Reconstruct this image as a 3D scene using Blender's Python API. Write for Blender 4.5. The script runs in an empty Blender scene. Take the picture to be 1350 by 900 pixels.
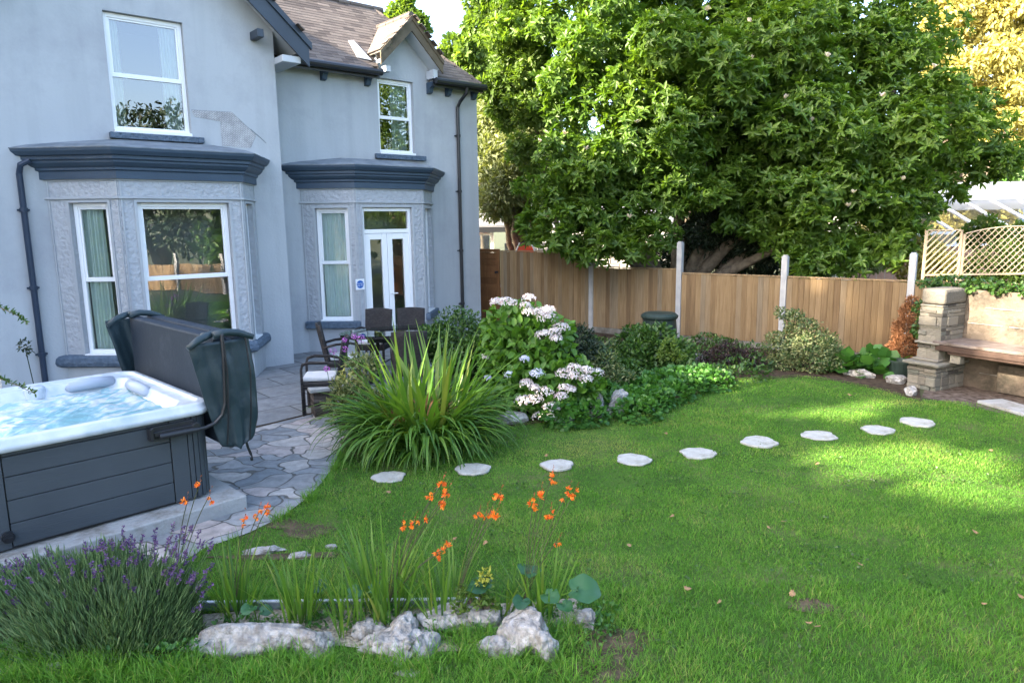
import bpy, math, random
import numpy as np
from math import *
from mathutils import Vector, noise
from mathutils.geometry import tessellate_polygon
rng=np.random.default_rng(7); random.seed(7)
sc=bpy.context.scene; COL=sc.collection
V3=lambda *a: np.array(a,float)
def nrm(v): v=np.asarray(v,float); return v/np.linalg.norm(v)
UP=V3(0,0,1)
# ------------------------------------------------------------ camera model
F=930.; TH=atan(156/930.); RHO=atan(.0139); H=2.25
_r=V3(1,0,0); _f=V3(0,cos(TH),-sin(TH)); _u=V3(0,sin(TH),cos(TH))
CR=cos(RHO)*_r-sin(RHO)*_u; CU=sin(RHO)*_r+cos(RHO)*_u; CP=V3(0,0,H)
def ray(x,y): return _f+CR*(x-675)/F-CU*(y-450)/F
def G(x,y,z=0):
    d=ray(x,y); return CP+d*((z-H)/d[2])
def at(x,y,Y):
    d=ray(x,y); return CP+d*(Y/d[1])
D=V3(.75842,.65176,0); N=V3(.65176,-.75842,0); O=V3(-3.622,11.508,0)
def W(u,v,z): return O+D*u+N*v+UP*z
# ------------------------------------------------------------ materials
def mat(name,col,col2=None,sc_=8.,rough=.8,bump=0.,bsc=60.,spec=.3,metal=0.,tint=None,trans=0.,detail=4.,dist=0.,coat=0.,col3=None,sc3=1.5,sub=None):
    m=bpy.data.materials.new(name); m.use_nodes=True; nt=m.node_tree; n=nt.nodes; l=nt.links
    b=n['Principled BSDF']; out=n['Material Output']
    b.inputs['Roughness'].default_value=rough; b.inputs['Metallic'].default_value=metal
    b.inputs['Specular IOR Level'].default_value=spec; b.inputs['Coat Weight'].default_value=coat
    b.inputs['Base Color'].default_value=(*col,1)
    tc=n.new('ShaderNodeTexCoord'); cs=None
    if tint:
        a=n.new('ShaderNodeAttribute'); a.attribute_name='tint'
        r=n.new('ShaderNodeValToRGB'); r.color_ramp.elements.remove(r.color_ramp.elements[0])
        r.color_ramp.elements[0].position=0; r.color_ramp.elements[0].color=(*tint[0],1)
        for i,c in enumerate(tint[1:]):
            e=r.color_ramp.elements.new((i+1)/(len(tint)-1)); e.color=(*c,1)
        l.new(a.outputs['Fac'],r.inputs['Fac']); cs=r.outputs['Color']
    elif col2 is not None:
        t=n.new('ShaderNodeTexNoise'); t.inputs['Scale'].default_value=sc_; t.inputs['Detail'].default_value=detail; t.inputs['Distortion'].default_value=dist
        l.new(tc.outputs['Object'],t.inputs['Vector'])
        r=n.new('ShaderNodeValToRGB'); r.color_ramp.elements[0].position=.32; r.color_ramp.elements[1].position=.68
        r.color_ramp.elements[0].color=(*col,1); r.color_ramp.elements[1].color=(*col2,1)
        l.new(t.outputs['Fac'],r.inputs['Fac']); cs=r.outputs['Color']
        if col3 is not None:
            t2=n.new('ShaderNodeTexNoise'); t2.inputs['Scale'].default_value=sc3; t2.inputs['Detail'].default_value=6.; t2.inputs['Roughness'].default_value=.7
            l.new(tc.outputs['Object'],t2.inputs['Vector'])
            r2=n.new('ShaderNodeValToRGB'); r2.color_ramp.elements[0].position=.5; r2.color_ramp.elements[1].position=.66
            mx=n.new('ShaderNodeMixRGB'); mx.inputs[2].default_value=(*col3,1)
            l.new(t2.outputs['Fac'],r2.inputs['Fac']); l.new(r2.outputs['Color'],mx.inputs[0]); l.new(cs,mx.inputs[1]); cs=mx.outputs['Color']
    if cs is not None: l.new(cs,b.inputs['Base Color'])
    if bump:
        t=n.new('ShaderNodeTexNoise'); t.inputs['Scale'].default_value=bsc; t.inputs['Detail'].default_value=3.
        l.new(tc.outputs['Object'],t.inputs['Vector'])
        bp=n.new('ShaderNodeBump'); bp.inputs['Strength'].default_value=min(1,bump); bp.inputs['Distance'].default_value=.02*max(1,bump)
        l.new(t.outputs['Fac'],bp.inputs['Height']); l.new(bp.outputs['Normal'],b.inputs['Normal'])
    if trans:
        tr=n.new('ShaderNodeBsdfTranslucent'); mx=n.new('ShaderNodeMixShader'); mx.inputs[0].default_value=trans
        if cs is not None:
            g=n.new('ShaderNodeMixRGB'); g.blend_type='MULTIPLY'; g.inputs[0].default_value=1; g.inputs[2].default_value=(*(sub or (1.5,1.5,.5)),1)
            l.new(cs,g.inputs[1]); l.new(g.outputs[0],tr.inputs['Color'])
        else: tr.inputs['Color'].default_value=(*col,1)
        l.new(b.outputs[0],mx.inputs[1]); l.new(tr.outputs[0],mx.inputs[2]); l.new(mx.outputs[0],out.inputs['Surface'])
    return m
M={}
M['render']=mat('render paint',(.38,.405,.425),(.405,.43,.45),1.2,.8,.22,30,.2,col3=(.345,.365,.39),sc3=.8)
M['quoin']=mat('vermiculated stone paint',(.34,.36,.385),(.39,.41,.435),14,.7,1.5,19,.3)
M['navy']=mat('dark blue masonry paint',(.032,.056,.088),(.04,.068,.105),3,.5,.1,40,.4)
M['navyrough']=mat('dark blue stone paint',(.06,.09,.13),(.10,.14,.19),18,.6,1.6,20,.35)
M['barge']=mat('dark navy gloss board',(.022,.033,.05),(.03,.045,.065),2,.4,.05,30,.4)
M['soffit']=mat('pale soffit paint',(.42,.46,.5),(.5,.53,.56),3,.7,0,30)
M['upvc']=mat('white plastic frame',(.76,.78,.8),(.8,.81,.82),2,.35,0,30,.5)
M['lead']=mat('weathered lead',(.1,.125,.15),(.2,.23,.26),5,.55,.3,12,.5)
M['flash']=mat('bright lead flashing',(.42,.44,.47),(.55,.57,.6),5,.45,.1,12,.5)
M['black']=mat('black plastic',(.012,.014,.018),(.018,.02,.024),3,.4,0,30,.5)
M['slate']=mat('roof tile',(.2,.15,.12),rough=.75,bump=.4,bsc=50,tint=[(.05,.042,.038),(.10,.083,.073),(.16,.135,.118),(.08,.07,.063)])
M['slate2']=mat('grey slate',(.2,.2,.22),rough=.6,bump=.4,bsc=50,tint=[(.09,.095,.11),(.15,.155,.17),(.22,.22,.23)])
M['dormwood']=mat('weathered olive board',(.09,.075,.05),(.13,.105,.07),6,.7,.2,30)
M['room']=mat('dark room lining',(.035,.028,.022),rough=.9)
M['curtain']=mat('pale aqua curtain',(.72,.83,.86),(.78,.88,.90),6,.9,0,30,.1,trans=.2)
M['mesh']=mat('bare wire mesh patch',(.34,.33,.34),(.43,.42,.43),45,.9,.8,120,.2)
def streaks(m):
    nt=m.node_tree; n=nt.nodes; l=nt.links; b=n['Principled BSDF']; src=b.inputs['Base Color'].links[0].from_socket
    tc=n.new('ShaderNodeTexCoord'); mp=n.new('ShaderNodeMapping'); mp.inputs['Scale'].default_value=(5,5,.35); l.new(tc.outputs['Object'],mp.inputs[0])
    t=n.new('ShaderNodeTexNoise'); t.inputs['Scale'].default_value=1; t.inputs['Detail'].default_value=6; l.new(mp.outputs[0],t.inputs['Vector'])
    r=n.new('ShaderNodeValToRGB'); r.color_ramp.elements[0].position=.3; r.color_ramp.elements[0].color=(.90,.905,.91,1); r.color_ramp.elements[1].position=.55; r.color_ramp.elements[1].color=(1,1,1,1); l.new(t.outputs['Fac'],r.inputs['Fac'])
    mu=n.new('ShaderNodeMixRGB'); mu.blend_type='MULTIPLY'; mu.inputs[0].default_value=1; l.new(src,mu.inputs[1]); l.new(r.outputs[0],mu.inputs[2]); l.new(mu.outputs[0],b.inputs['Base Color'])
streaks(M['render'])
M['flag']=None
M['bark']=mat('bark',(.10,.08,.06),(.19,.16,.12),9,.9,.9,18,.2)
M['soil']=mat('garden soil',(.03,.022,.015),(.075,.055,.038),14,.95,1,25,.1)
M['bare']=mat('bare trodden soil',(.05,.038,.025),(.12,.09,.06),11,.95,1,40,.1,col3=(.05,.07,.02),sc3=9)
M['gboard']=mat('mossy gravel board',(.10,.095,.08),(.2,.19,.17),6,.9,.3,40,.1)
M['concrete']=mat('concrete post',(.29,.30,.31),(.36,.36,.36),7,.8,.15,60,.3)
M['slab']=mat('concrete slab',(.27,.28,.28),(.38,.38,.37),3,.85,.4,30,.2,col3=(.19,.18,.16),sc3=3)
M['rock']=mat('limestone rock',(.18,.17,.16),(.43,.42,.405),12,.85,2.0,22,.2,col3=(.12,.11,.09),sc3=9,dist=1.0)
M['rock2']=mat('grey rock',(.16,.16,.15),(.33,.33,.32),7,.9,.9,25,.2,col3=(.45,.46,.44),sc3=6)
M['stone']=mat('pale stepping stone',(.33,.33,.31),(.43,.43,.41),20,.85,.6,60,.2,col3=(.26,.26,.22),sc3=6)
M['wallstone']=mat('rubble stone',(.2,.17,.13),rough=.9,bump=.8,bsc=25,tint=[(.06,.055,.048),(.12,.11,.092),(.19,.175,.145),(.10,.105,.09)])
M['block']=mat('weathered block wall',(.10,.08,.062),(.145,.118,.092),4,.9,1.0,20,.2,col3=(.055,.048,.038),sc3=2.2)
M['timber']=mat('brown stained beam',(.035,.02,.015),(.06,.036,.027),8,.7,.2,30)
M['rattan']=mat('dark rattan weave',(.022,.019,.019),(.055,.047,.045),120,.6,.8,160,.4)
M['cushion']=mat('pale cushion',(.55,.56,.57),(.62,.62,.62),6,.9,.1,40,.1)
M['shell']=mat('white marbled acrylic',(.44,.50,.55),(.60,.63,.66),3,.25,0,30,.5,dist=2,col3=(.36,.44,.50),sc3=2.2,coat=.3)
M['cover']=mat('grey vinyl cover',(.022,.032,.046),(.027,.038,.053),2,.6,.1,20,.12,col3=(.038,.05,.066),sc3=3)
M['vinyl']=mat('dark teal vinyl flap',(.016,.032,.04),(.026,.045,.055),4,.45,.4,12,.4)
M['gravel']=mat('pale gravel',(.16,.14,.10),(.4,.36,.28),60,.9,1,60,.2)
def leafm(name,cols,trans=.35,rough=.45,spec=.4,sub=None): 
    return mat(name,cols[0],rough=rough,spec=spec,tint=cols,trans=trans,sub=sub)
M['mag']=leafm('magnolia leaf',[(.04,.09,.014),(.07,.14,.018),(.105,.185,.025),(.15,.225,.035)],.42,.45)
M['magfl']=leafm('pale flower',[(.5,.42,.42),(.62,.58,.6)],.3,.6)
M['pale']=leafm('pale olive leaf',[(.09,.12,.05),(.15,.18,.075),(.22,.24,.12)],.3,.6)
M['lime']=leafm('fresh leaf',[(.06,.11,.02),(.10,.17,.03),(.15,.22,.045)],.45,.5)
M['gold']=leafm('golden leaf',[(.26,.245,.06),(.38,.35,.10),(.5,.45,.16)],.35,.6,sub=(1.2,1.1,.6))
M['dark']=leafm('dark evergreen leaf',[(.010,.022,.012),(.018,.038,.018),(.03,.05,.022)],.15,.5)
M['maple']=leafm('dark red leaf',[(.05,.012,.014),(.09,.02,.02),(.12,.04,.03)],.3,.5,sub=(1.5,.7,.6))
M['shrub']=leafm('shrub leaf',[(.025,.065,.015),(.045,.105,.02),(.08,.15,.03)],.3,.4)
M['var']=leafm('variegated leaf',[(.03,.07,.02),(.06,.11,.035),(.28,.29,.14),(.05,.10,.03)],.3,.5)
M['purple']=leafm('purple foliage',[(.022,.012,.012),(.04,.022,.02),(.045,.04,.022)],.2,.5,sub=(1.2,1,.7))
M['dead']=leafm('dead conifer needles',[(.16,.065,.025),(.25,.11,.045),(.32,.16,.07)],.2,.8,sub=(1.2,1,.6))
M['hydleaf']=leafm('hydrangea leaf',[(.06,.15,.018),(.09,.20,.026),(.13,.25,.035)],.35,.45)
M['hydfl']=leafm('white petal',[(.62,.50,.5),(.72,.68,.7),(.78,.74,.72),(.5,.36,.36)],.3,.7,sub=(1,1,1))
M['hydblue']=leafm('lilac petal',[(.55,.58,.74),(.68,.69,.8)],.3,.7,sub=(1,1,1))
M['strap']=leafm('strap leaf',[(.04,.11,.018),(.075,.17,.025),(.12,.23,.03),(.2,.24,.05)],.35,.4)
M['ground_leaf']=leafm('ground cover leaf',[(.03,.10,.018),(.05,.15,.024),(.08,.19,.03)],.3,.45)
M['grass']=leafm('grass blade',[(.055,.165,.016),(.09,.23,.024),(.13,.285,.034),(.25,.28,.085)],.35,.55,.25)
M['lav']=leafm('lavender stem',[(.06,.13,.045),(.11,.19,.075),(.17,.25,.12)],.2,.7)
M['lavfl']=leafm('lavender flower',[(.06,.03,.10),(.10,.055,.16),(.16,.10,.22),(.10,.06,.08)],.1,.8,sub=(1,1,1))
M['orange']=leafm('orange petal',[(.75,.10,.012),(.85,.19,.015),(.8,.28,.02)],.3,.6,sub=(1,1,1))
M['bud']=leafm('reddish bud',[(.35,.07,.03),(.28,.10,.04)],.2,.6,sub=(1,1,1))
M['pink']=leafm('magenta petal',[(.42,.10,.45),(.55,.2,.58)],.3,.6,sub=(1,1,1))
M['yellow']=leafm('yellow green bract',[(.30,.33,.04),(.45,.42,.06)],.3,.6,sub=(1,1,.6))
M['bigleaf']=leafm('broad leaf',[(.018,.07,.03),(.03,.10,.04),(.045,.13,.045)],.25,.3)
M['fallen']=mat('dry leaf',(.17,.10,.05),(.33,.23,.13),20,.9,0,30,.1)
M['lattice']=mat('bleached lattice',(.28,.22,.15),(.35,.28,.2),5,.8,0)
M['gframe']=mat('white glasshouse frame',(.7,.7,.7),(.75,.75,.75),5,.5,0)
M['red']=mat('red canvas',(.6,.06,.03),(.65,.1,.05),5,.8,0)
M['green_plastic']=mat('dark green plastic',(.02,.035,.03),(.025,.04,.035),5,.45,0)
M['white']=mat('white sign board',(.75,.77,.8),rough=.5)
M['blue']=mat('blue sign disc',(.012,.10,.38),rough=.5)
M['lettering']=mat('white lettering',(.7,.74,.8),rough=.5)
def glass(name,ior=1.9,tintc=(.9,.95,.95)):
    m=bpy.data.materials.new(name); m.use_nodes=True; nt=m.node_tree; n=nt.nodes; l=nt.links
    n.remove(n['Principled BSDF']); o=n['Material Output']
    f=n.new('ShaderNodeFresnel'); f.inputs[0].default_value=ior
    t=n.new('ShaderNodeBsdfTransparent'); t.inputs[0].default_value=(*tintc,1)
    g=n.new('ShaderNodeBsdfGlossy'); g.inputs['Roughness'].default_value=.006; g.inputs[0].default_value=(.95,.97,1,1)
    mx=n.new('ShaderNodeMixShader'); l.new(f.outputs[0],mx.inputs[0]); l.new(t.outputs[0],mx.inputs[1]); l.new(g.outputs[0],mx.inputs[2])
    tc=n.new('ShaderNodeTexCoord'); tx=n.new('ShaderNodeTexNoise'); tx.inputs['Scale'].default_value=1.3
    bp=n.new('ShaderNodeBump'); bp.inputs['Strength'].default_value=.12; bp.inputs['Distance'].default_value=.02
    l.new(tc.outputs['Object'],tx.inputs['Vector']); l.new(tx.outputs['Fac'],bp.inputs['Height']); l.new(bp.outputs[0],g.inputs['Normal'])
    l.new(mx.outputs[0],o.inputs['Surface']); return m
M['glass']=glass('window glass',2.5); M['glass2']=glass('thin window glass',1.65); M['tableglass']=glass('table glass',1.6,(.6,.75,.7)); M['ghglass']=glass('glasshouse glass',2.4,(.75,.8,.85))
def water():
    m=bpy.data.materials.new('bubbling water'); m.use_nodes=True; nt=m.node_tree; n=nt.nodes; l=nt.links
    b=n['Principled BSDF']; tc=n.new('ShaderNodeTexCoord')
    t=n.new('ShaderNodeTexNoise'); t.inputs['Scale'].default_value=2.3; t.inputs['Detail'].default_value=8; t.inputs['Distortion'].default_value=1.4; t.inputs['Roughness'].default_value=.6
    mp=n.new('ShaderNodeMapping'); mp.inputs['Scale'].default_value=(1.7,.8,1); mp.inputs['Rotation'].default_value=(0,0,.5)
    l.new(tc.outputs['Object'],mp.inputs[0]); l.new(mp.outputs[0],t.inputs['Vector'])
    r=n.new('ShaderNodeValToRGB'); e=r.color_ramp.elements; e[0].position=.38; e[0].color=(.17,.36,.39,1); e[1].position=.56; e[1].color=(.56,.61,.62,1)
    x=e.new(.48); x.color=(.28,.48,.53,1)
    l.new(t.outputs['Fac'],r.inputs['Fac']); l.new(r.outputs['Color'],b.inputs['Base Color'])
    b.inputs['Roughness'].default_value=.18
    bp=n.new('ShaderNodeBump'); bp.inputs['Strength'].default_value=.5; bp.inputs['Distance'].default_value=.03; l.new(t.outputs['Fac'],bp.inputs['Height']); l.new(bp.outputs[0],b.inputs['Normal'])
    return m
M['water']=water()
def crazy(name,cell,ramp,joint,jw,dist=.25,big=False):
    m=bpy.data.materials.new(name); m.use_nodes=True; nt=m.node_tree; n=nt.nodes; l=nt.links
    b=n['Principled BSDF']; b.inputs['Roughness'].default_value=.7
    tc=n.new('ShaderNodeTexCoord')
    nz=n.new('ShaderNodeTexNoise'); nz.inputs['Scale'].default_value=3.0; nz.inputs['Detail'].default_value=1
    add=n.new('ShaderNodeVectorMath'); add.operation='MULTIPLY_ADD'; add.inputs[1].default_value=(dist,dist,0)
    l.new(tc.outputs['Object'],nz.inputs['Vector']); l.new(nz.outputs['Color'],add.inputs[0]); l.new(tc.outputs['Object'],add.inputs[2])
    mp=n.new('ShaderNodeMapping'); mp.inputs['Scale'].default_value=(1/cell,1.35/cell,1); mp.inputs['Rotation'].default_value=(0,0,.7); l.new(add.outputs[0],mp.inputs[0])
    sep=n.new('ShaderNodeSeparateXYZ'); cmb=n.new('ShaderNodeCombineXYZ'); l.new(mp.outputs[0],sep.inputs[0]); l.new(sep.outputs[0],cmb.inputs[0]); l.new(sep.outputs[1],cmb.inputs[1])
    v1=n.new('ShaderNodeTexVoronoi'); v1.inputs['Scale'].default_value=1; v1.voronoi_dimensions='2D'
    v2=n.new('ShaderNodeTexVoronoi'); v2.voronoi_dimensions='2D'; v2.feature='DISTANCE_TO_EDGE'; v2.inputs['Scale'].default_value=1
    l.new(cmb.outputs[0],v1.inputs['Vector']); l.new(cmb.outputs[0],v2.inputs['Vector'])
    s=n.new('ShaderNodeSeparateColor'); l.new(v1.outputs['Color'],s.inputs[0])
    r=n.new('ShaderNodeValToRGB'); r.color_ramp.interpolation='CONSTANT'
    el=r.color_ramp.elements; el[0].color=(*ramp[0],1); el[1].position=1/len(ramp); el[1].color=(*ramp[1],1)
    for i,c in enumerate(ramp[2:]): q=el.new((i+2)/len(ramp)); q.color=(*c,1)
    l.new(s.outputs[0],r.inputs['Fac'])
    t=n.new('ShaderNodeTexNoise'); t.inputs['Scale'].default_value=9; t.inputs['Detail'].default_value=8; t.inputs['Roughness'].default_value=.7; l.new(tc.outputs['Object'],t.inputs['Vector'])
    r3=n.new('ShaderNodeValToRGB'); r3.color_ramp.elements[0].position=.3; r3.color_ramp.elements[0].color=(.6,.6,.6,1); r3.color_ramp.elements[1].position=.7; r3.color_ramp.elements[1].color=(1.25,1.22,1.2,1)
    l.new(t.outputs['Fac'],r3.inputs['Fac'])
    mu=n.new('ShaderNodeMixRGB'); mu.blend_type='MULTIPLY'; mu.inputs[0].default_value=1; l.new(r.outputs[0],mu.inputs[1]); l.new(r3.outputs[0],mu.inputs[2])
    jr=n.new('ShaderNodeValToRGB'); jr.color_ramp.elements[0].position=jw; jr.color_ramp.elements[1].position=jw*2.2; l.new(v2.outputs['Distance'],jr.inputs['Fac'])
    mx=n.new('ShaderNodeMixRGB'); mx.inputs[1].default_value=(*joint,1); l.new(jr.outputs[0],mx.inputs[0]); l.new(mu.outputs[0],mx.inputs[2]); l.new(mx.outputs[0],b.inputs['Base Color'])
    mn=n.new('ShaderNodeMath'); mn.operation='MULTIPLY_ADD'; mn.inputs[1].default_value=.25; l.new(t.outputs['Fac'],mn.inputs[0]); l.new(jr.outputs[0],mn.inputs[2])
    bp=n.new('ShaderNodeBump'); bp.inputs['Strength'].default_value=.8; bp.inputs['Distance'].default_value=.02; l.new(mn.outputs[0],bp.inputs['Height']); l.new(bp.outputs[0],b.inputs['Normal'])
    return m
M['crazy']=crazy('crazy paving',.30,[(.21,.225,.235),(.36,.345,.325),(.17,.19,.205),(.39,.35,.325),(.27,.28,.285),(.34,.305,.29),(.22,.225,.225)],(.09,.085,.075),.016,dist=.4)
def brickm(name,c1,c2,mortar,bw,bh,ms,off=.5,rot=0,bump=.5,rough=.85,vert=False,nz=.35,obj='Object',ph=(0,0,0)):
    m=bpy.data.materials.new(name); m.use_nodes=True; nt=m.node_tree; n=nt.nodes; l=nt.links
    b=n['Principled BSDF']; b.inputs['Roughness'].default_value=rough
    tc=n.new('ShaderNodeTexCoord'); mp=n.new('ShaderNodeMapping'); l.new(tc.outputs[obj],mp.inputs[0]); mp.inputs['Rotation'].default_value=(0,0,rot); mp.inputs['Location'].default_value=ph
    br=n.new('ShaderNodeTexBrick'); br.offset=off; br.inputs['Scale'].default_value=1; br.inputs['Brick Width'].default_value=bw; br.inputs['Row Height'].default_value=bh; br.inputs['Mortar Size'].default_value=ms
    br.inputs['Color1'].default_value=(*c1,1); br.inputs['Color2'].default_value=(*c2,1); br.inputs['Mortar'].default_value=(*mortar,1); br.inputs['Mortar Smooth'].default_value=.3
    l.new(mp.outputs[0],br.inputs['Vector'])
    t=n.new('ShaderNodeTexNoise'); t.inputs['Scale'].default_value=6; t.inputs['Detail'].default_value=8; t.inputs['Roughness'].default_value=.7; l.new(tc.outputs['Object'],t.inputs['Vector'])
    r=n.new('ShaderNodeValToRGB'); r.color_ramp.elements[0].position=.3; r.color_ramp.elements[1].position=.7; r.color_ramp.elements[0].color=(1-nz,1-nz,1-nz,1); r.color_ramp.elements[1].color=(1+nz*.6,1+nz*.6,1+nz*.55,1)
    l.new(t.outputs['Fac'],r.inputs['Fac']); mu=n.new('ShaderNodeMixRGB'); mu.blend_type='MULTIPLY'; mu.inputs[0].default_value=1
    l.new(br.outputs['Color'],mu.inputs[1]); l.new(r.outputs[0],mu.inputs[2]); l.new(mu.outputs[0],b.inputs['Base Color'])
    mm=n.new('ShaderNodeMath'); mm.operation='MULTIPLY_ADD'; mm.inputs[1].default_value=-1; l.new(br.outputs['Fac'],mm.inputs[0]); l.new(t.outputs['Fac'],mm.inputs[2])
    bp=n.new('ShaderNodeBump'); bp.inputs['Strength'].default_value=bump; bp.inputs['Distance'].default_value=.02; l.new(mm.outputs[0],bp.inputs['Height']); l.new(bp.outputs[0],b.inputs['Normal'])
    return m
M['mesh']=brickm('bare wire mesh patch',(.40,.40,.41),(.45,.45,.46),(.28,.28,.285),.05,.022,.004,rot=.4)
_mp=[x for x in M['mesh'].node_tree.nodes if x.type=='MAPPING'][0]; _mp.inputs['Rotation'].default_value=(pi/2,.3,.7)
M['rattan']=brickm('dark rattan weave',(.035,.031,.031),(.075,.066,.064),(.008,.007,.007),.034,.014,.003,bump=1.,nz=.25)
[x for x in M['rattan'].node_tree.nodes if x.type=='MAPPING'][0].inputs['Rotation'].default_value=(pi/2,0,0)
M['flag']=brickm('grey patio flags',(.17,.18,.19),(.22,.225,.23),(.07,.07,.065),.9,.6,.012,rot=-.72)
def woodm(name,tints):
    m=mat(name,tints[0],rough=.85,spec=.15,tint=tints); nt=m.node_tree; n=nt.nodes; l=nt.links; b=n['Principled BSDF']
    tc=n.new('ShaderNodeTexCoord'); mp=n.new('ShaderNodeMapping'); mp.inputs['Scale'].default_value=(26,26,1.6); l.new(tc.outputs['Object'],mp.inputs[0])
    t=n.new('ShaderNodeTexNoise'); t.inputs['Scale'].default_value=1.5; t.inputs['Detail'].default_value=5; t.inputs['Distortion'].default_value=.6; l.new(mp.outputs[0],t.inputs['Vector'])
    r=n.new('ShaderNodeValToRGB'); r.color_ramp.elements[0].position=.3; r.color_ramp.elements[1].position=.7; r.color_ramp.elements[0].color=(.78,.75,.72,1); r.color_ramp.elements[1].color=(1.12,1.12,1.12,1)
    l.new(t.outputs['Fac'],r.inputs['Fac']); src=b.inputs['Base Color'].links[0].from_socket
    mu=n.new('ShaderNodeMixRGB'); mu.blend_type='MULTIPLY'; mu.inputs[0].default_value=1; l.new(src,mu.inputs[1]); l.new(r.outputs[0],mu.inputs[2]); l.new(mu.outputs[0],b.inputs['Base Color'])
    bp=n.new('ShaderNodeBump'); bp.inputs['Strength'].default_value=.3; bp.inputs['Distance'].default_value=.01; l.new(t.outputs['Fac'],bp.inputs['Height']); l.new(bp.outputs[0],b.inputs['Normal'])
    return m
M['fence']=woodm('fence timber',[(.15,.10,.055),(.195,.135,.072),(.235,.165,.092),(.18,.145,.10)])
M['gatewood']=woodm('stained gate timber',[(.15,.07,.03),(.2,.095,.04)])
def cabinet():
    m=mat('grey cabinet board',(.045,.055,.065),(.057,.069,.08),2,.55,0); nt=m.node_tree; n=nt.nodes; l=nt.links; b=n['Principled BSDF']
    tc=n.new('ShaderNodeTexCoord'); mp=n.new('ShaderNodeMapping'); mp.inputs['Scale'].default_value=(3,3,120); l.new(tc.outputs['Object'],mp.inputs[0])
    t=n.new('ShaderNodeTexNoise'); t.inputs['Scale'].default_value=1.5; l.new(mp.outputs[0],t.inputs['Vector'])
    bp=n.new('ShaderNodeBump'); bp.inputs['Strength'].default_value=.25; bp.inputs['Distance'].default_value=.01; l.new(t.outputs['Fac'],bp.inputs['Height']); l.new(bp.outputs[0],b.inputs['Normal']); return m
M['cabinet']=cabinet()
# ------------------------------------------------------------ object helpers
def tag(o,label=None,cat=None,group=None,kind=None):
    if label: o['label']=label
    if cat: o['category']=cat
    if group: o['group']=group
    if kind: o['kind']=kind
    return o
def thing(name,loc,label,cat,group=None,rz=0):
    o=bpy.data.objects.new(name,None); COL.objects.link(o); o.location=Vector(loc); o.rotation_euler=(0,0,rz); o.empty_display_size=.1
    return tag(o,label,cat,group)
def rootloc(p):
    while p.parent is not None: p=p.parent
    return np.array(p.location)
def link(name,me,m,parent,smooth=False,local=False,origin=None):
    if m is not None: me.materials.append(m)
    o=bpy.data.objects.new(name,me); COL.objects.link(o)
    off=None
    if parent is not None:
        o.parent=parent
        if not local: off=rootloc(parent)
    elif origin is not None: off=np.array(origin,float); o.location=Vector(off)
    if off is not None:
        co=np.empty(len(me.vertices)*3,np.float32); me.vertices.foreach_get('co',co); co=(co.reshape(-1,3)-off).astype(np.float32); me.vertices.foreach_set('co',co.ravel())
    if smooth:
        me.polygons.foreach_set('use_smooth',np.ones(len(me.polygons),bool))
    me.update(); return o
class MB:
    def __init__(s): s.v=[]; s.f=[]; s.t=[]
    def add(s,vs,fs,t=.5):
        b=len(s.v); s.v+=[tuple(map(float,x)) for x in vs]; s.f+=[tuple(b+i for i in f) for f in fs]; s.t+=[t]*len(vs); return s
    def hexa(s,o,ex,ey,ez,t=.5):  # corner + 3 edge vectors
        o,ex,ey,ez=map(lambda q:np.asarray(q,float),(o,ex,ey,ez))
        vs=[o,o+ex,o+ex+ey,o+ey,o+ez,o+ex+ez,o+ex+ey+ez,o+ey+ez]
        fs=[(0,3,2,1),(4,5,6,7),(0,1,5,4),(1,2,6,5),(2,3,7,6),(3,0,4,7)]
        if np.dot(np.cross(ex,ey),ez)<0: fs=[f[::-1] for f in fs]
        return s.add(vs,fs,t)
    def box(s,c,d,t=.5,fr=None):
        c=np.asarray(c,float); X,Y,Z=(V3(1,0,0),V3(0,1,0),UP) if fr is None else fr
        return s.hexa(c-X*d[0]/2-Y*d[1]/2-Z*d[2]/2,X*d[0],Y*d[1],Z*d[2],t)
    def tube(s,pts,rad,n=8,t=.5,cap=True):
        pts=[np.asarray(p,float) for p in pts]; rad=[rad]*len(pts) if np.isscalar(rad) else rad
        b=len(s.v); ref=None; vs=[]; fs=[]
        for i,p in enumerate(pts):
            d=nrm(pts[min(i+1,len(pts)-1)]-pts[max(i-1,0)])
            if ref is None: ref=nrm(np.cross(d,V3(.3,.9,.2) if abs(d[2])>.8 else UP))
            ref=nrm(ref-d*np.dot(ref,d)); q=np.cross(d,ref)
            for k in range(n): a=2*pi*k/n; vs.append(p+(ref*cos(a)+q*sin(a))*rad[i])
        for i in range(len(pts)-1):
            for k in range(n): fs.append((i*n+k,i*n+(k+1)%n,(i+1)*n+(k+1)%n,(i+1)*n+k))
        if cap: fs.append(tuple(range(n))[::-1]); fs.append(tuple((len(pts)-1)*n+k for k in range(n)))
        return s.add(vs,fs,t)
    def prism(s,poly,vec,t=.5): # poly 3d loop (convex/any ngon), extruded by vec
        n=len(poly); poly=[np.asarray(p,float) for p in poly]; vec=np.asarray(vec,float)
        vs=poly+[p+vec for p in poly]; fs=[tuple(range(n))[::-1],tuple(range(n,2*n))]+[(i,(i+1)%n,n+(i+1)%n,n+i) for i in range(n)]
        return s.add(vs,fs,t)
    def build(s,name,m,parent=None,smooth=False,local=False,origin=None,bevel=0):
        me=bpy.data.meshes.new(name); me.from_pydata(s.v,[],s.f)
        if m and len(s.t)==len(s.v):
            a=me.attributes.new('tint','FLOAT','POINT'); a.data.foreach_set('value',np.array(s.t,np.float32))
        o=link(name,me,m,parent,smooth,local,origin)
        if bevel:
            b=o.modifiers.new('b','BEVEL'); b.width=bevel; b.segments=2; b.limit_method='ANGLE'
        return o
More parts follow.
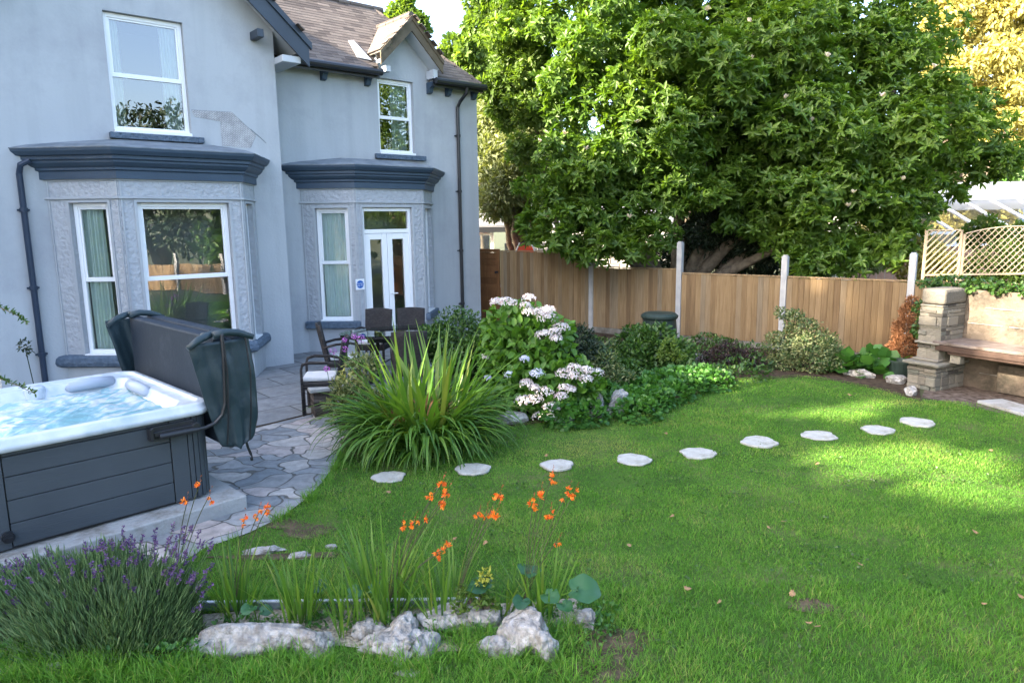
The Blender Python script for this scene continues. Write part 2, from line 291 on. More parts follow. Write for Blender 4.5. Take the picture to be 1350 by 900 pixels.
def bulk(name,tv,tf,pos,rot,scl,tint,m,parent=None,local=False,smooth=False,origin=None):
    tv=np.asarray(tv,float); tf=np.asarray(tf,int); n=len(pos)
    if np.ndim(scl)==1: scl=np.repeat(np.asarray(scl)[:,None],3,1)
    sv=tv[None]*np.asarray(scl)[:,None,:]
    v=np.einsum('nij,nvj->nvi',rot,sv)+np.asarray(pos)[:,None,:]
    f=(tf[None]+(np.arange(n)*len(tv))[:,None,None]).reshape(-1)
    k=tf.shape[1]; nf=n*len(tf)
    me=bpy.data.meshes.new(name); me.vertices.add(n*len(tv)); me.vertices.foreach_set('co',v.astype(np.float32).ravel())
    me.loops.add(nf*k); me.loops.foreach_set('vertex_index',f.astype(np.int32))
    me.polygons.add(nf); me.polygons.foreach_set('loop_start',(np.arange(nf)*k).astype(np.int32)); me.polygons.foreach_set('loop_total',np.full(nf,k,np.int32))
    a=me.attributes.new('tint','FLOAT','POINT'); a.data.foreach_set('value',np.repeat(np.asarray(tint),len(tv)).astype(np.float32))
    me.update(calc_edges=True); return link(name,me,m,parent,smooth,local,origin)
def frames(d,n): # leaf y-axis along d, normal ~n
    d=d/np.linalg.norm(d,axis=1,keepdims=True); n=n-d*np.sum(n*d,1,keepdims=True); n=n/np.maximum(1e-6,np.linalg.norm(n,axis=1,keepdims=True))
    x=np.cross(d,n); return np.stack([x,d,n],2)
def rdir(n): v=rng.normal(size=(n,3)); return v/np.linalg.norm(v,axis=1,keepdims=True)
def leafT(w=.4,fold=.07,droop=.1): return ([(0,0,0),(w/2,.33,fold),(w*.42,.7,fold*.6),(0,1,-droop),(-w*.42,.7,fold*.6),(-w/2,.33,fold)],[(0,1,2,3),(0,3,4,5)])
LQ=([(0,0,0),(.28,.5,.05),(0,1,-.05),(-.28,.5,.05)],[(0,1,2,3)])
ROUND=([(0,0,0),(.4,.15,.05),(.5,.6,.08),(0,.95,0),(-.5,.6,.08),(-.4,.15,.05)],[(0,1,2,3),(0,3,4,5)])
def blobpts(blobs,n,shell=.55,hole=None):
    bl=np.array(blobs,float); w=(bl[:,3]*bl[:,4]*bl[:,5])**(2/3.); w/=w.sum(); P=[];Nn=[]
    idx=rng.choice(len(bl),n*2,p=w); d=rdir(n*2); r=1-(1-rng.random(n*2)**1.5)*(1-shell)
    r=np.where(rng.random(n*2)<.2,rng.random(n*2)**.5*.9,r)
    p=bl[idx,:3]+d*bl[idx,3:6]*r[:,None]
    deep=np.full(n*2,9.)
    for i in range(len(bl)):
        q=np.linalg.norm((p-bl[i,:3])/bl[i,3:6],axis=1); q=np.where(idx==i,9,q); deep=np.minimum(deep,q)
    keep=(deep>.72)|(rng.random(n*2)<.18); p=p[keep][:n]; d=(d/bl[idx,3:6]); d/=np.linalg.norm(d,axis=1,keepdims=True); return p,d[keep][:n]
def clumpify(bl,k=12,f=.34,core=.62,sd=1):
    r=np.random.default_rng(sd); out=[]
    for b in bl:
        b=np.array(b,float); out.append((*b[:3],*(b[3:6]*core)))
        for i in range(k):
            d=r.normal(size=3); d/=np.linalg.norm(d); d[2]*=.95; q=b[:3]+d*b[3:6]*r.uniform(.55,1.0); s=f*r.uniform(.65,1.25); out.append((*q,*(b[3:6]*s*np.array([1,1,.75]))))
    return out
def foliage(name,blobs,n,size,m,parent,tmpl=LQ,up=.5,jit=.8,whorl=0,shell=.55,hole=None,tintbias=0,droop=0,zmin=.02,smooth=False):
    p,o=blobpts(blobs,n,shell)
    if hole is not None: k=hole(p); p=p[k]; o=o[k]
    k=p[:,2]>zmin; p=p[k]; o=o[k]; n=len(p)
    ax=o*.7+UP*up+rdir(n)*jit*.6; ax/=np.linalg.norm(ax,axis=1,keepdims=True)
    lump=np.array([noise.noise(Vector(q*1.1)) for q in p])*.35
    if whorl:
        a=np.cross(ax,rdir(n)); a/=np.linalg.norm(a,axis=1,keepdims=True); b=np.cross(ax,a)
        P=[];Dd=[];Nn=[];T=[]
        for k in range(whorl):
            th=2*pi*k/whorl+rng.random(n)*.7; el=rng.uniform(-.2,.95,n)
            r=a*np.cos(th)[:,None]+b*np.sin(th)[:,None]
            d=r*np.cos(el)[:,None]+ax*np.sin(el)[:,None]; nn=ax*np.cos(el)[:,None]-r*np.sin(el)[:,None]
            d=d-UP*droop; P.append(p); Dd.append(d); Nn.append(nn+rdir(n)*.25); T.append(.45+lump+rng.normal(0,.13,n)+tintbias)
        p=np.concatenate(P); dd=np.concatenate(Dd); nn=np.concatenate(Nn); t=np.concatenate(T)
    else:
        dd=o*.8+rdir(n)*jit-UP*droop; nn=ax+rdir(n)*.3; t=.45+lump+rng.normal(0,.18,n)+tintbias
    s=size*rng.uniform(.65,1.25,len(p))
    return bulk(name,tmpl[0],tmpl[1],p,frames(dd,nn),s,np.clip(t,0,1),m,parent,smooth=smooth)
def ipoly(poly,P):
    poly=np.asarray(poly)[:,:2]; x=P[:,0];y=P[:,1]; c=np.zeros(len(P),bool); j=len(poly)-1
    for i in range(len(poly)):
        xi,yi=poly[i];xj,yj=poly[j]; c^=((yi>y)!=(yj>y))&(x<(xj-xi)*(y-yi)/(yj-yi+1e-12)+xi); j=i
    return c
def sheet(name,poly,z,m,kind='structure'):
    poly=[(p[0],p[1]) for p in poly]; tri=tessellate_polygon([[Vector((*p,0)) for p in poly]])
    me=bpy.data.meshes.new(name); me.from_pydata([(x,y,z) for x,y in poly],[],[tuple(t) for t in tri]); o=link(name,me,m,None)
    for pl in me.polygons:
        if pl.normal.z<0: pl.flip()
    tag(o,kind=kind); return o
def rock(name,c,size,m,label,seed=0,rz=0,amp=.35,parent=None,sub=5,box=1.,sharp=1.0,cat='rock',group=None,tilt=0):
    import bmesh
    bm=bmesh.new(); bmesh.ops.create_icosphere(bm,subdivisions=sub,radius=1)
    rs=random.Random(seed); pl=[(nrm([rs.gauss(0,1) for _ in range(3)]),rs.uniform(.55,.9)) for _ in range(26)]
    for v in bm.verts:
        p=np.array(v.co)
        if box!=1: p=np.sign(p)*np.abs(p)**box*.85
        for n_,d_ in pl:
            e=np.dot(p,n_)-d_
            if e>0: p=p-n_*e*sharp
        f=1+amp*(noise.noise(Vector(p*1.6+seed*3.1))*.6)+amp*.22*noise.noise(Vector(p*4.5+seed))-amp*.38*max(0,.12-abs(noise.noise(Vector(p*2.6+seed*2))))*5
        p=p*f; v.co=Vector(p)
    a=cos(rz);b=sin(rz); ct=cos(tilt); st=sin(tilt)
    for v in bm.verts:
        x,y,z=v.co.x*size[0],v.co.y*size[1],v.co.z*size[2]; x,z=x*ct-z*st,x*st+z*ct
        v.co=Vector((x*a-y*b,x*b+y*a,z))
    me=bpy.data.meshes.new(name); bm.to_mesh(me); bm.free()
    if m: me.materials.append(m)
    o=bpy.data.objects.new(name,me); COL.objects.link(o); o.location=Vector(c)
    me.polygons.foreach_set('use_smooth',np.ones(len(me.polygons),bool))
    if parent is not None: o.parent=parent; o.location=Vector(np.array(c)-rootloc(parent))
    else: tag(o,label,cat,group)
    return o
# ============================================================ HOUSE
house=thing('house',W(0,0,0),'two storey grey-blue rendered house with navy cornices over its bay windows','house')
class Fr: # frame on a vertical plane: a along e, b outward, z up
    def __init__(s,o,e,n): s.o=np.asarray(o,float); s.e=nrm(e); s.n=nrm(n)
    def __call__(s,a,b,z): return s.o+s.e*a+s.n*b+UP*z
    def box(s,mb,a0,a1,b0,b1,z0,z1,t=.5): return mb.hexa(s(a0,b0,z0),s.e*(a1-a0),s.n*(b1-b0),UP*(z1-z0),t)
def uvwall(mb,fr,outer,holes,depth=.14):
    loops=[outer]+[[(h[0],h[2]),(h[1],h[2]),(h[1],h[3]),(h[0],h[3])] for h in holes]
    tri=tessellate_polygon([[Vector((a,z,0)) for a,z in L] for L in loops]); flat=[p for L in loops for p in L]
    fs=[]
    for t in tri:
        p=[flat[i] for i in t]; ar=(p[1][0]-p[0][0])*(p[2][1]-p[0][1])-(p[2][0]-p[0][0])*(p[1][1]-p[0][1])
        fs.append(tuple(t) if ar<0 else tuple(t)[::-1])
    nn=nrm(np.cross(fr.e,UP)); sgn=np.dot(nn,fr.n)
    if sgn>0: fs=[f[::-1] for f in fs]
    mb.add([fr(a,0,z) for a,z in flat],fs)
    for h in holes:
        a0,a1,z0,z1=h
        for (p,q) in (((a0,z0),(a0,z1)),((a0,z1),(a1,z1)),((a1,z1),(a1,z0)),((a1,z0),(a0,z0))):
            mb.add([fr(p[0],0,p[1]),fr(q[0],0,q[1]),fr(q[0],-depth,q[1]),fr(p[0],-depth,p[1])],[(0,1,2,3)])
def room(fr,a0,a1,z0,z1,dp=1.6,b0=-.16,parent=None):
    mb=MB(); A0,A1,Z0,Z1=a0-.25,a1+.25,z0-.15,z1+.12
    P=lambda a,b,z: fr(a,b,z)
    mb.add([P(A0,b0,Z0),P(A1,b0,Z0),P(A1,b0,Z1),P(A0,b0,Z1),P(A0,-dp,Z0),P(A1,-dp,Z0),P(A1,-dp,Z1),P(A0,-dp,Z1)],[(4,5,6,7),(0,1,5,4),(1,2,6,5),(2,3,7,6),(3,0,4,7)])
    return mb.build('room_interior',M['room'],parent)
def drape(fr,a0,a1,z0,z1,b,parent,gather=.5,flare=0):
    nx=60; nz=8; vs=[]; fs=[]
    for j in range(nz+1):
        q=j/nz
        for i in range(nx+1):
            s=i/nx; a=a0+(a1-a0)*(s+flare*s*(1-q)); vs.append(fr(a,b+.025*sin(s*nx*.62+.6*sin(q*2+i*.2))+.012*sin(s*17+q*2),z0+(z1-z0)*q))
    for j in range(nz):
        for i in range(nx): k=j*(nx+1)+i; fs.append((k,k+1,k+nx+2,k+nx+1))
    mb=MB(); mb.add(vs,fs); return mb.build('curtain',M['curtain'],parent,smooth=True)
def sash(fr,a0,a1,z0,z1,mid,parent,curt=(),b=-.10,fw=.06,rm=True,name='window',gl='glass'):
    """white two-light window: frame, two panes, curtains"""
    mb=MB(); g=.004
    B0,B1=b-.03,b+.03
    for (x0,x1,y0,y1) in ((a0+g,a0+fw,z0+g,z1-g),(a1-fw,a1-g,z0+g,z1-g),(a0+fw,a1-fw,z1-fw,z1-g),(a0+fw,a1-fw,z0+g,z0+fw)): fr.box(mb,x0,x1,B0,B1,y0,y1)
    if mid: 
        fr.box(mb,a0+fw,a1-fw,B0+.005,B1-.006,mid-.03,mid+.03)
        s=.028
        for (x0,x1,y0,y1) in ((a0+fw,a0+fw+s,mid+.03,z1-fw),(a1-fw-s,a1-fw,mid+.03,z1-fw),(a0+fw+s,a1-fw-s,z1-fw-s,z1-fw)): fr.box(mb,x0,x1,B0+.004,B1-.014,y0,y1)
    fr.box(mb,a0-.0,a1+.0,B1+.001,.03,z0-.03,z0+.012)
    wf=mb.build(name,M['upvc'],parent,bevel=.004)
    zs=[(z0+fw,mid-.03),(mid+.03,z1-fw)] if mid else [(z0+fw,z1-fw)]
    for y0,y1 in zs:
        mb=MB(); mb.add([fr(a0+fw,b,y0),fr(a1-fw,b,y0),fr(a1-fw,b,y1),fr(a0+fw,b,y1)],[(0,1,2,3)]); mb.build('pane',M[gl],wf)
    for c in curt: drape(fr,a0+fw+(a1-a0-2*fw)*c[0],a0+fw+(a1-a0-2*fw)*c[1],z0+.03,z1-.02,b-.085,wf,flare=c[2] if len(c)>2 else 0)
    if rm: room(fr,a0,a1,z0,z1,parent=wf,b0=-.16)
    return wf
FL=Fr(O,D,N)                       # left wing facade, v=0
FRt=Fr(W(0,-.82,0),D,N)            # right wing facade
# left wing wall with gable
gc,gs=-1.95,.9; zr=lambda u: 5.10-gs*(u-.34) if u>gc else 5.10+gs*(u+4.24)
apex=zr(gc+1e-6)
mb=MB(); Lf=-3.95
uvwall(mb,FL,[(Lf,0),(0,0),(0,zr(0)-.16),(gc,apex-.16),(Lf,zr(Lf)-.16)],[(-2.33,-1.32,3.58,5.12)])
mb.add([W(0,0,0),W(0,-.82,0),W(0,-.82,5),W(0,0,zr(0)-.16)],[(0,1,2,3)])
mb.add([W(Lf,0,0),W(Lf,-6,0),W(Lf,-6,zr(Lf)-.16),W(Lf,0,zr(Lf)-.16)],[(3,2,1,0)])
mb.add([W(Lf,-6,0),W(4.61,-6,0),W(4.61,-6,4.9),W(0,-6,4.9),W(gc,-6,apex-.2),W(Lf,-6,4.9)],[(0,1,2,3,4,5)])
mb.build('wall',M['render'],house)
mb=MB()
uvwall(mb,FRt,[(0,0),(4.61,0),(4.61,4.98),(3.42,4.98),(3.42,5.24),(2.87,5.80),(2.32,5.24),(2.32,4.98),(0,4.98)],[(2.29,3.07,3.59,4.93)])
mb.add([W(4.61,-.82,0),W(4.61,-6,0),W(4.61,-6,4.98),W(4.61,-.82,4.98)],[(0,1,2,3)])
mb.build('wall',M['render'],house)
# upstairs windows
w=sash(FL,-2.33,-1.32,3.58,5.12,4.32,house,curt=[(.0,.16,.1),(.74,1.0)])
mb=MB(); FL.box(mb,-2.40,-1.17,-.02,.075,3.46,3.545); mb.build('sill',M['navyrough'],house,bevel=.008)
w=sash(FRt,2.29,3.07,3.59,4.93,4.24,house,curt=[(.45,1.0)],)
mb=MB(); FRt.box(mb,2.17,3.28,-.02,.075,3.47,3.56); mb.build('sill',M['navyrough'],house,bevel=.008)
# bare patch where render was cut away
mb=MB(); pts=[(-1.30,3.93),(-.72,3.95),(-.37,3.64),(-.47,3.44),(-.9,3.45),(-.9,3.80),(-1.26,3.84)]
tri=tessellate_polygon([[Vector((a,z,0)) for a,z in pts]])
mb.add([FL(a,.004,z) for a,z in pts],[tuple(t) for t in tri]); mb.build('wall_patch',M['mesh'],house)
mb=MB()
mb.tube([FL(a,.003,z) for a,z in pts[0:4]],.0022,5); mb.tube([FL(a,.004,z) for a,z in ((-.45,3.72),(-.30,3.60),(-.22,3.53))],.003,4)
mb.build('patch_edge',M['lead'],house)
# ---- bays
def offs(pl,d,v0):
    """offset (u,v) polyline outward by d with mitres, ends on the wall line v=v0"""
    segs=[]
    for i in range(len(pl)-1):
        p,q=np.array(pl[i],float),np.array(pl[i+1],float); t=(q-p)/np.linalg.norm(q-p); n=V3(-t[1],t[0],0)[:2]
        segs.append((p+n*d,t))
    out=[]
    p,t=segs[0]; out.append(p+t*((v0-p[1])/t[1]))
    for (p,t),(q,s) in zip(segs,segs[1:]):
        A=np.array([t,-s]).T; k=np.linalg.solve(A,q-p); out.append(p+t*k[0])
    p,t=segs[-1]; out.append(p+t*((v0-p[1])/t[1])); return out
def sweep(pl,prof,v0,caps=True):
    mb=MB(); rows=[[W(u,v,z) for u,v in offs(pl,d,v0)] for d,z in prof]; n=len(rows[0])
    vs=[p for r in rows for p in r]; fs=[]
    for i in range(len(rows)-1):
        for k in range(n-1): fs.append((i*n+k,i*n+k+1,(i+1)*n+k+1,(i+1)*n+k))
    mb.add(vs,fs); return mb
def bay(pl,v0,holes,zs,frieze,sillspan,label):
    bt=MB(); qt=MB(); extra=[]
    names=[]
    body=None
    frs=[]
    for i in range(3):
        p,q=pl[i],pl[i+1]; P,Q=W(p[0],p[1],0),W(q[0],q[1],0); e=nrm(Q-P); n=np.cross(e,UP); frs.append((Fr(P,e,n),np.linalg.norm(Q-P)))
    for (fr,L),hs in zip(frs,holes):
        uvwall(qt,fr,[(0,zs),(L,zs),(L,2.90),(0,2.90)],hs,.13)
        door=[h for h in hs if h[2]<.3]
        if door: h=door[0]; b2=MB(); uvwall(b2,fr,[(0,0),(h[0],0),(h[0],zs),(0,zs)],[]); b3=MB(); uvwall(b3,fr,[(h[1],0),(L,0),(L,zs),(h[1],zs)],[]); extra+=[b2,b3]
        else: b2=MB(); uvwall(b2,fr,[(0,0),(L,0),(L,zs),(0,zs)],[]); extra.append(b2)
    body=qt.build('bay_wall',M['quoin'],house)
    # smooth fillets: window margins, corner beads, band under the frieze
    mb=MB()
    for (fr,L),hs in zip(frs,holes):
        for h in hs:
            for x0,x1,y0,y1 in ((h[0]-.035,h[0],h[2],h[3]+.035),(h[1],h[1]+.035,h[2],h[3]+.035),(h[0],h[1],h[3],h[3]+.035)): fr.box(mb,x0,x1,.001,.012,max(y0,.0),y1)
        fr.box(mb,.012,.032,.001,.014,zs,2.88); fr.box(mb,L-.032,L-.012,.001,.014,zs,2.88)
    mb.v+=[]; 
    s=sweep(pl,[(.002,2.63),(.03,2.635),(.03,2.66),(.002,2.665)],v0); mb.add(s.v,s.f)
    s=sweep(pl,[(.002,2.86),(.015,2.865),(.015,2.90)],v0); mb.add(s.v,s.f)
    mb.build('margin',M['render'],body)
    for b2 in extra: b2.build('plinth_wall',M['render'],body)
    c=sweep(pl,[(-.02,2.885),(.045,2.885),(.045,2.985),(.07,3.0),(.07,3.03),(.10,3.05),(.135,3.09),(.135,3.115),(.165,3.13),(.165,3.17),(.20,3.18),(.235,3.23),(.24,3.265),(.225,3.27)],v0)
    c.build('cornice',M['navy'],body)
    r=sweep(pl,[(.245,3.262),(.245,3.275),(.10,3.325),(-.12,3.37),(-.45,3.43)],v0); 
    # slope up to the wall: clip points behind the wall
    r.v=[tuple(np.array(p)+N*max(0,(v0+.003)-np.dot(np.array(p)-O,N))) for p in r.v]
    r.build('bay_roof',M['lead'],body)
    mb=MB(); o1=offs(pl,-.05,v0)
    mb.tube([W(o1[0][0]-.24,v0+.012,3.30),W(pl[1][0]+.1,v0+.012,3.435),W(pl[2][0]-.1,v0+.012,3.435),W(o1[3][0]+.22,v0+.012,3.30)],.011,6); mb.build('lead_flashing',M['black'],body)
    for (i0,i1) in sillspan:
        sp=[pl[i] for i in range(i0,i1+1)]
        if len(sp)==2:
            fr,L=frs[i0]; mb=MB(); fr.box(mb,-.03,L+.0,-.02,.085,.435,.565); mb.build('sill',M['navyrough'],body,bevel=.02)
        else:
            s=sweep(sp,[(-.01,.40),(.05,.405),(.085,.43),(.095,.47),(.085,.53),(.06,.56),(-.01,.575)],v0); s.build('sill',M['navyrough'],body,smooth=False)
    return body,frs
plL=[(-3.2,0),(-2.5,.66),(-.90,.66),(-.47,0)]
LL=hypot(.7,.66); LR=hypot(.43,.66)
bl,fl=bay(plL,0,[[(.28,LL-.16,.57,2.59)],[(.20,1.40,.57,2.59)],[(.14,LR-.22,.57,2.59)]],.41,None,[(0,3)],'')
f=fl[0][0]; sash(f,.28,LL-.16,.57,2.59,1.58,bl,curt=[(0,.66)],rm=False,gl='glass2')
f=fl[1][0]; sash(f,.20,1.40,.57,2.59,1.57,bl,rm=False)
f=fl[2][0]; sash(f,.14,LR-.22,.57,2.59,1.57,bl,curt=[(.5,1)],rm=False)
plR=[(.66,-.82),(1.36,-.17),(2.77,-.17),(3.42,-.82)]
LL2=hypot(.7,.65); LR2=hypot(.65,.65)
br,frb=bay(plR,-.82,[[(.24,LL2-.13,.57,2.55)],[(.13,1.16,.02,2.56)],[(.15,LR2-.15,.57,2.55)]],.41,None,[(0,1),(2,3)],'')
f=frb[0][0]; sash(f,.24,LL2-.13,.57,2.55,1.6,br,curt=[(0,1)],rm=False,gl='glass2')
f=frb[2][0]; sash(f,.15,LR2-.15,.57,2.55,1.6,br,rm=False)
# shared dark interiors of the bays
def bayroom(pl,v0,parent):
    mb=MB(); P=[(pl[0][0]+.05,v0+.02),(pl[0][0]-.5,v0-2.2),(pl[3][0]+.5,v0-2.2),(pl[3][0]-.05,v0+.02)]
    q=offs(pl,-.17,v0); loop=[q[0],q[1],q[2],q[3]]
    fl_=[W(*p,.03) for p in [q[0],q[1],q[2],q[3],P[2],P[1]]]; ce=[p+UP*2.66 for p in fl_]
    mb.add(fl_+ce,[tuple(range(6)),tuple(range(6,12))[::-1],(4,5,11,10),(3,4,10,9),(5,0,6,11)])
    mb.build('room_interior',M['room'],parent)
bayroom(plL,0,bl); bayroom(plR,-.82,br)
# french door
f=frb[1][0]; mb=MB(); a0,a1=.134,1.156; B=-.09
for x0,x1,y0,y1 in ((a0,a0+.055,.03,2.55),(a1-.055,a1,.03,2.55),(a0+.055,a1-.055,2.49,2.55),(a0+.055,a1-.055,2.10,2.17)): f.box(mb,x0,x1,B-.04,B+.04,y0,y1)
dr=mb.build('french_door',M['upvc'],br,bevel=.004)
mb=MB(); mb.add([f(a0+.055,B,2.17),f(a1-.055,B,2.17),f(a1-.055,B,2.49),f(a0+.055,B,2.49)],[(0,1,2,3)]); mb.build('pane',M['glass'],dr)
mid=(a0+a1)/2
for x0,x1 in ((a0+.057,mid-.004),(mid+.004,a1-.057)):
    mb=MB(); s=.105
    for p0,p1,y0,y1 in ((x0,x0+s,.05,2.095),(x1-s,x1,.05,2.095),(x0+s,x1-s,1.99,2.095),(x0+s,x1-s,.05,.3)): f.box(mb,p0,p1,B-.03,B+.03,y0,y1)
    mb.build('door_leaf',M['upvc'],dr,bevel=.004)
    mb=MB(); mb.add([f(x0+s,B,.3),f(x1-s,B,.3),f(x1-s,B,1.99),f(x0+s,B,1.99)],[(0,1,2,3)]); mb.build('pane',M['glass'],dr)
mb=MB(); mb.tube([f(mid+.05,B+.035,1.0),f(mid+.05,B+.075,1.0),f(mid+.16,B+.075,1.0)],.011,6); mb.build('door_handle',M['upvc'],dr)
# sign beside the french door
sg=thing('door_sign',f(0.01,.02,1.2),'small white square sign with a blue disc beside the french door','sign')
mb=MB(); f.box(mb,-.075,.095,.018,.024,1.12,1.31); mb.build('board',M['white'],sg)
mb=MB(); c=(.01,1.215); mb.prism([f(c[0]+.07*cos(a),.0245,c[1]+.07*sin(a)) for a in np.linspace(0,2*pi,32,endpoint=False)],f.n*.002); mb.build('disc',M['blue'],sg)
def text(body,fr,a,b,z,size,m,parent,name='lettering'):
    cu=bpy.data.curves.new(name,'FONT'); cu.body=body; cu.size=size; cu.align_x='CENTER'; cu.align_y='CENTER'; cu.extrude=.0006
    o=bpy.data.objects.new(name,cu); COL.objects.link(o); dg=bpy.context.evaluated_depsgraph_get(); me=bpy.data.meshes.new_from_object(o.evaluated_get(dg)); bpy.data.objects.remove(o)
    co=[v.co.copy() for v in me.vertices]
    for v,c_ in zip(me.vertices,co): v.co=Vector(fr(a,b,z)+fr.e*c_.x+UP*c_.y+fr.n*c_.z)
    return link(name,me,m,parent)
text('Fire door',f,.01,.028,1.232,.034,M['lettering'],sg); text('keep shut',f,.01,.028,1.198,.034,M['lettering'],sg)
# ---- roofs
def tiles(name,o,ea,eb,n,wa,hb,inside,m,parent,tw=.24,ex=.09,th=.015):
    P=[];T=[];S=[];R=[]
    rows=int(hb/ex)+1
    for r in range(rows):
        off=(r%2)*tw/2+random.uniform(-.01,.01)
        for c in range(int(wa/tw)+3):
            a=-tw+c*tw+off; b=r*ex
            if not inside(a+tw/2,b+ex*.6): continue
            P.append(o+ea*(a+random.uniform(-.001,.001))+eb*(b+random.uniform(-.004,.004))+n*.006); T.append(min(1,max(0,.45+.35*noise.noise(Vector((a*.5,b*.7,3)))+random.gauss(0,.17))))
            tl=radians(2.6+.3*random.random()); e2=eb*cos(tl)-n*sin(tl)*1.0; n2=n*cos(tl)+eb*sin(tl); R.append(np.stack([ea,e2,n2],1)); S.append((tw-.0008,ex*1.5,th))
    P=np.array(P)+np.array([n*.022]); cube=([(0,0,-1),(1,0,-1),(1,1,-1),(0,1,-1),(0,0,0),(1,0,0),(1,1,0),(0,1,0)],[(4,5,6,7),(0,1,5,4),(1,2,6,5),(2,3,7,6),(3,0,4,7)])
    o=bulk(name,cube[0],cube[1],P,np.array(R),np.array(S),T,m,parent); o.data.shade_flat(); return o
# right wing: hipped roof, eave v=-.65 z 5.03
pt=radians(44.5); eb=nrm(-N*cos(pt)+UP*sin(pt)); nn=nrm(N*sin(pt)+UP*cos(pt)); Lk=1.55/cos(pt)
o_=W(-1.0,-.62,5.0); Wd=5.6
mb=MB(); cr=[W(4.6,-.65,5.0),W(3.05,-2.2,5.0+1.55*tan(pt)),W(-1.2,-2.2,5.0+1.55*tan(pt)),W(-1.2,-.65,5.0)]
k_=tan(pt); rp=lambda u,z: W(u,-.65-(z-5.0)/k_,z)
front=[cr[0],cr[1],cr[2],cr[3],rp(2.25,5.0),rp(2.25,5.34),rp(2.87,5.96),rp(3.49,5.34),rp(3.49,5.0)]
tri=tessellate_polygon([[Vector(((p-O)@D,p[2],0)) for p in front]]); mb.add(front,[tuple(t) for t in tri])
mb.add([cr[0],W(4.6,-5.3,5.0),W(3.05,-3.75,5.0+1.55*tan(pt)),cr[1]],[(0,1,2,3)])
mb.add([W(3.05,-2.2,5.0+1.55*tan(pt)),W(3.05,-3.75,5.0+1.55*tan(pt)),W(-3,-3.75,5.0+1.55*tan(pt)),W(-3,-2.2,5.0+1.55*tan(pt))],[(0,1,2,3)])
rf=mb.build('roof',M['slate'],house)
tiles('roof_tiles',o_,D,eb,nn,Wd,Lk,lambda a,b: a+.0<5.6-b*cos(pt)*1.0+.02 and not (abs(a-3.87)<.64 and 5.0+b*sin(pt)<6.0-1.02*abs(a-3.87)),M['slate'],rf)
mb=MB(); 
for i in range(18):
    mb.tube([W(-1.2+i*.25,-2.2,5.02+1.55*tan(pt)),W(-1.2+i*.25+.24,-2.2,5.025+1.55*tan(pt))],[.075,.07],8,random.random())
p0=W(3.05,-2.2,5.02+1.55*tan(pt)); p1=W(4.6,-.65,5.02)
for i in range(9): mb.tube([p0+(p1-p0)*i/9.,p0+(p1-p0)*(i+.97)/9.],[.05,.055],6,random.random())
mb.build('ridge_tiles',M['slate'],rf)
# left wing gabled roof
mb=MB()
for sgn in (1,-1):
    e0=gc+2.29*sgn; p=[W(gc,.35,apex),W(gc,-6.2,apex),W(e0,-6.2,5.10),W(e0,.35,5.10)]; mb.prism(p,UP*(-.05))
rl=mb.build('roof',M['slate'],house)
ang=atan(gs); ebL=nrm(-D*cos(ang)+UP*sin(ang)); nL=nrm(D*sin(ang)+UP*cos(ang))
tiles('roof_tiles',W(gc+2.31,.37,5.10),-N,ebL,nL,6.4,2.29/cos(ang),lambda a,b: 0<=a<=6.5,M['slate'],rl)
# bargeboards of the left gable
mb=MB()
for sgn in (1,-1):
    P=lambda du,z: W(gc+du*sgn,.33,z)
    mb.prism([P(0,apex-.02),P(2.36,apex-.02-gs*2.36),P(2.36,apex-.36-gs*2.36),P(0,apex-.36)][::sgn],N*.035)
    mb.prism([P(0,apex+.03),P(2.40,apex+.03-gs*2.40),P(2.40,apex-.07-gs*2.40),P(0,apex-.07)][::sgn],N*.065)
mb.build('bargeboard',M['barge'],house)
mb=MB()
for sgn in (1,-1): mb.prism([W(gc,.0,apex-.16),W(gc,.33,apex-.16),W(gc+2.3*sgn,.33,apex-.16-gs*2.3),W(gc+2.3*sgn,0,apex-.16-gs*2.3)],UP*-.02)
mb.prism([W(0.002,.33,zr(0)-.18),W(.34,.33,zr(.34)-.2),W(.34,-.62,zr(.34)-.2),W(0.002,-.62,zr(0)-.18)],UP*-.02)
mb.build('soffit',M['soffit'],house)
mb=MB(); mb.hexa(W(.0,-.55,4.72),D*.3,N*.85,UP*.1); mb.build('corbel',M['soffit'],house,bevel=.01)
mb=MB(); mb.hexa(W(-.36,.0,5.02),D*.1,N*.3,UP*.12); mb.build('corbel',M['barge'],house,bevel=.01)
# gutters and brackets right wing
for (u0,u1) in ((.06,2.22),(3.40,4.62)):
    mb=MB(); mb.tube([W(u0,-.52,4.955),W(u1,-.52,4.955)],.058,10); mb.hexa(W(u0,-.63,4.86),D*(u1-u0),N*.03,UP*.13); mb.build('gutter',M['black'],house)
mb=MB(); mb.tube([W(.3,-.1,4.80),W(.3,-.3,4.82),W(.18,-.5,4.93)],.04,8); mb.tube([W(.34,.22,4.86),W(.34,-.55,4.86)],.055,8); mb.build('gutter',M['black'],house)
for u in (1.2,2.06,3.42,3.86,4.5):
    mb=MB(); mb.prism([W(u-.045,-.82,4.95),W(u-.045,-.62,4.95),W(u-.045,-.63,4.88),W(u-.045,-.70,4.84),W(u-.045,-.73,4.76),W(u-.045,-.82,4.74)],D*.09); mb.build('bracket',M['navy'],house)
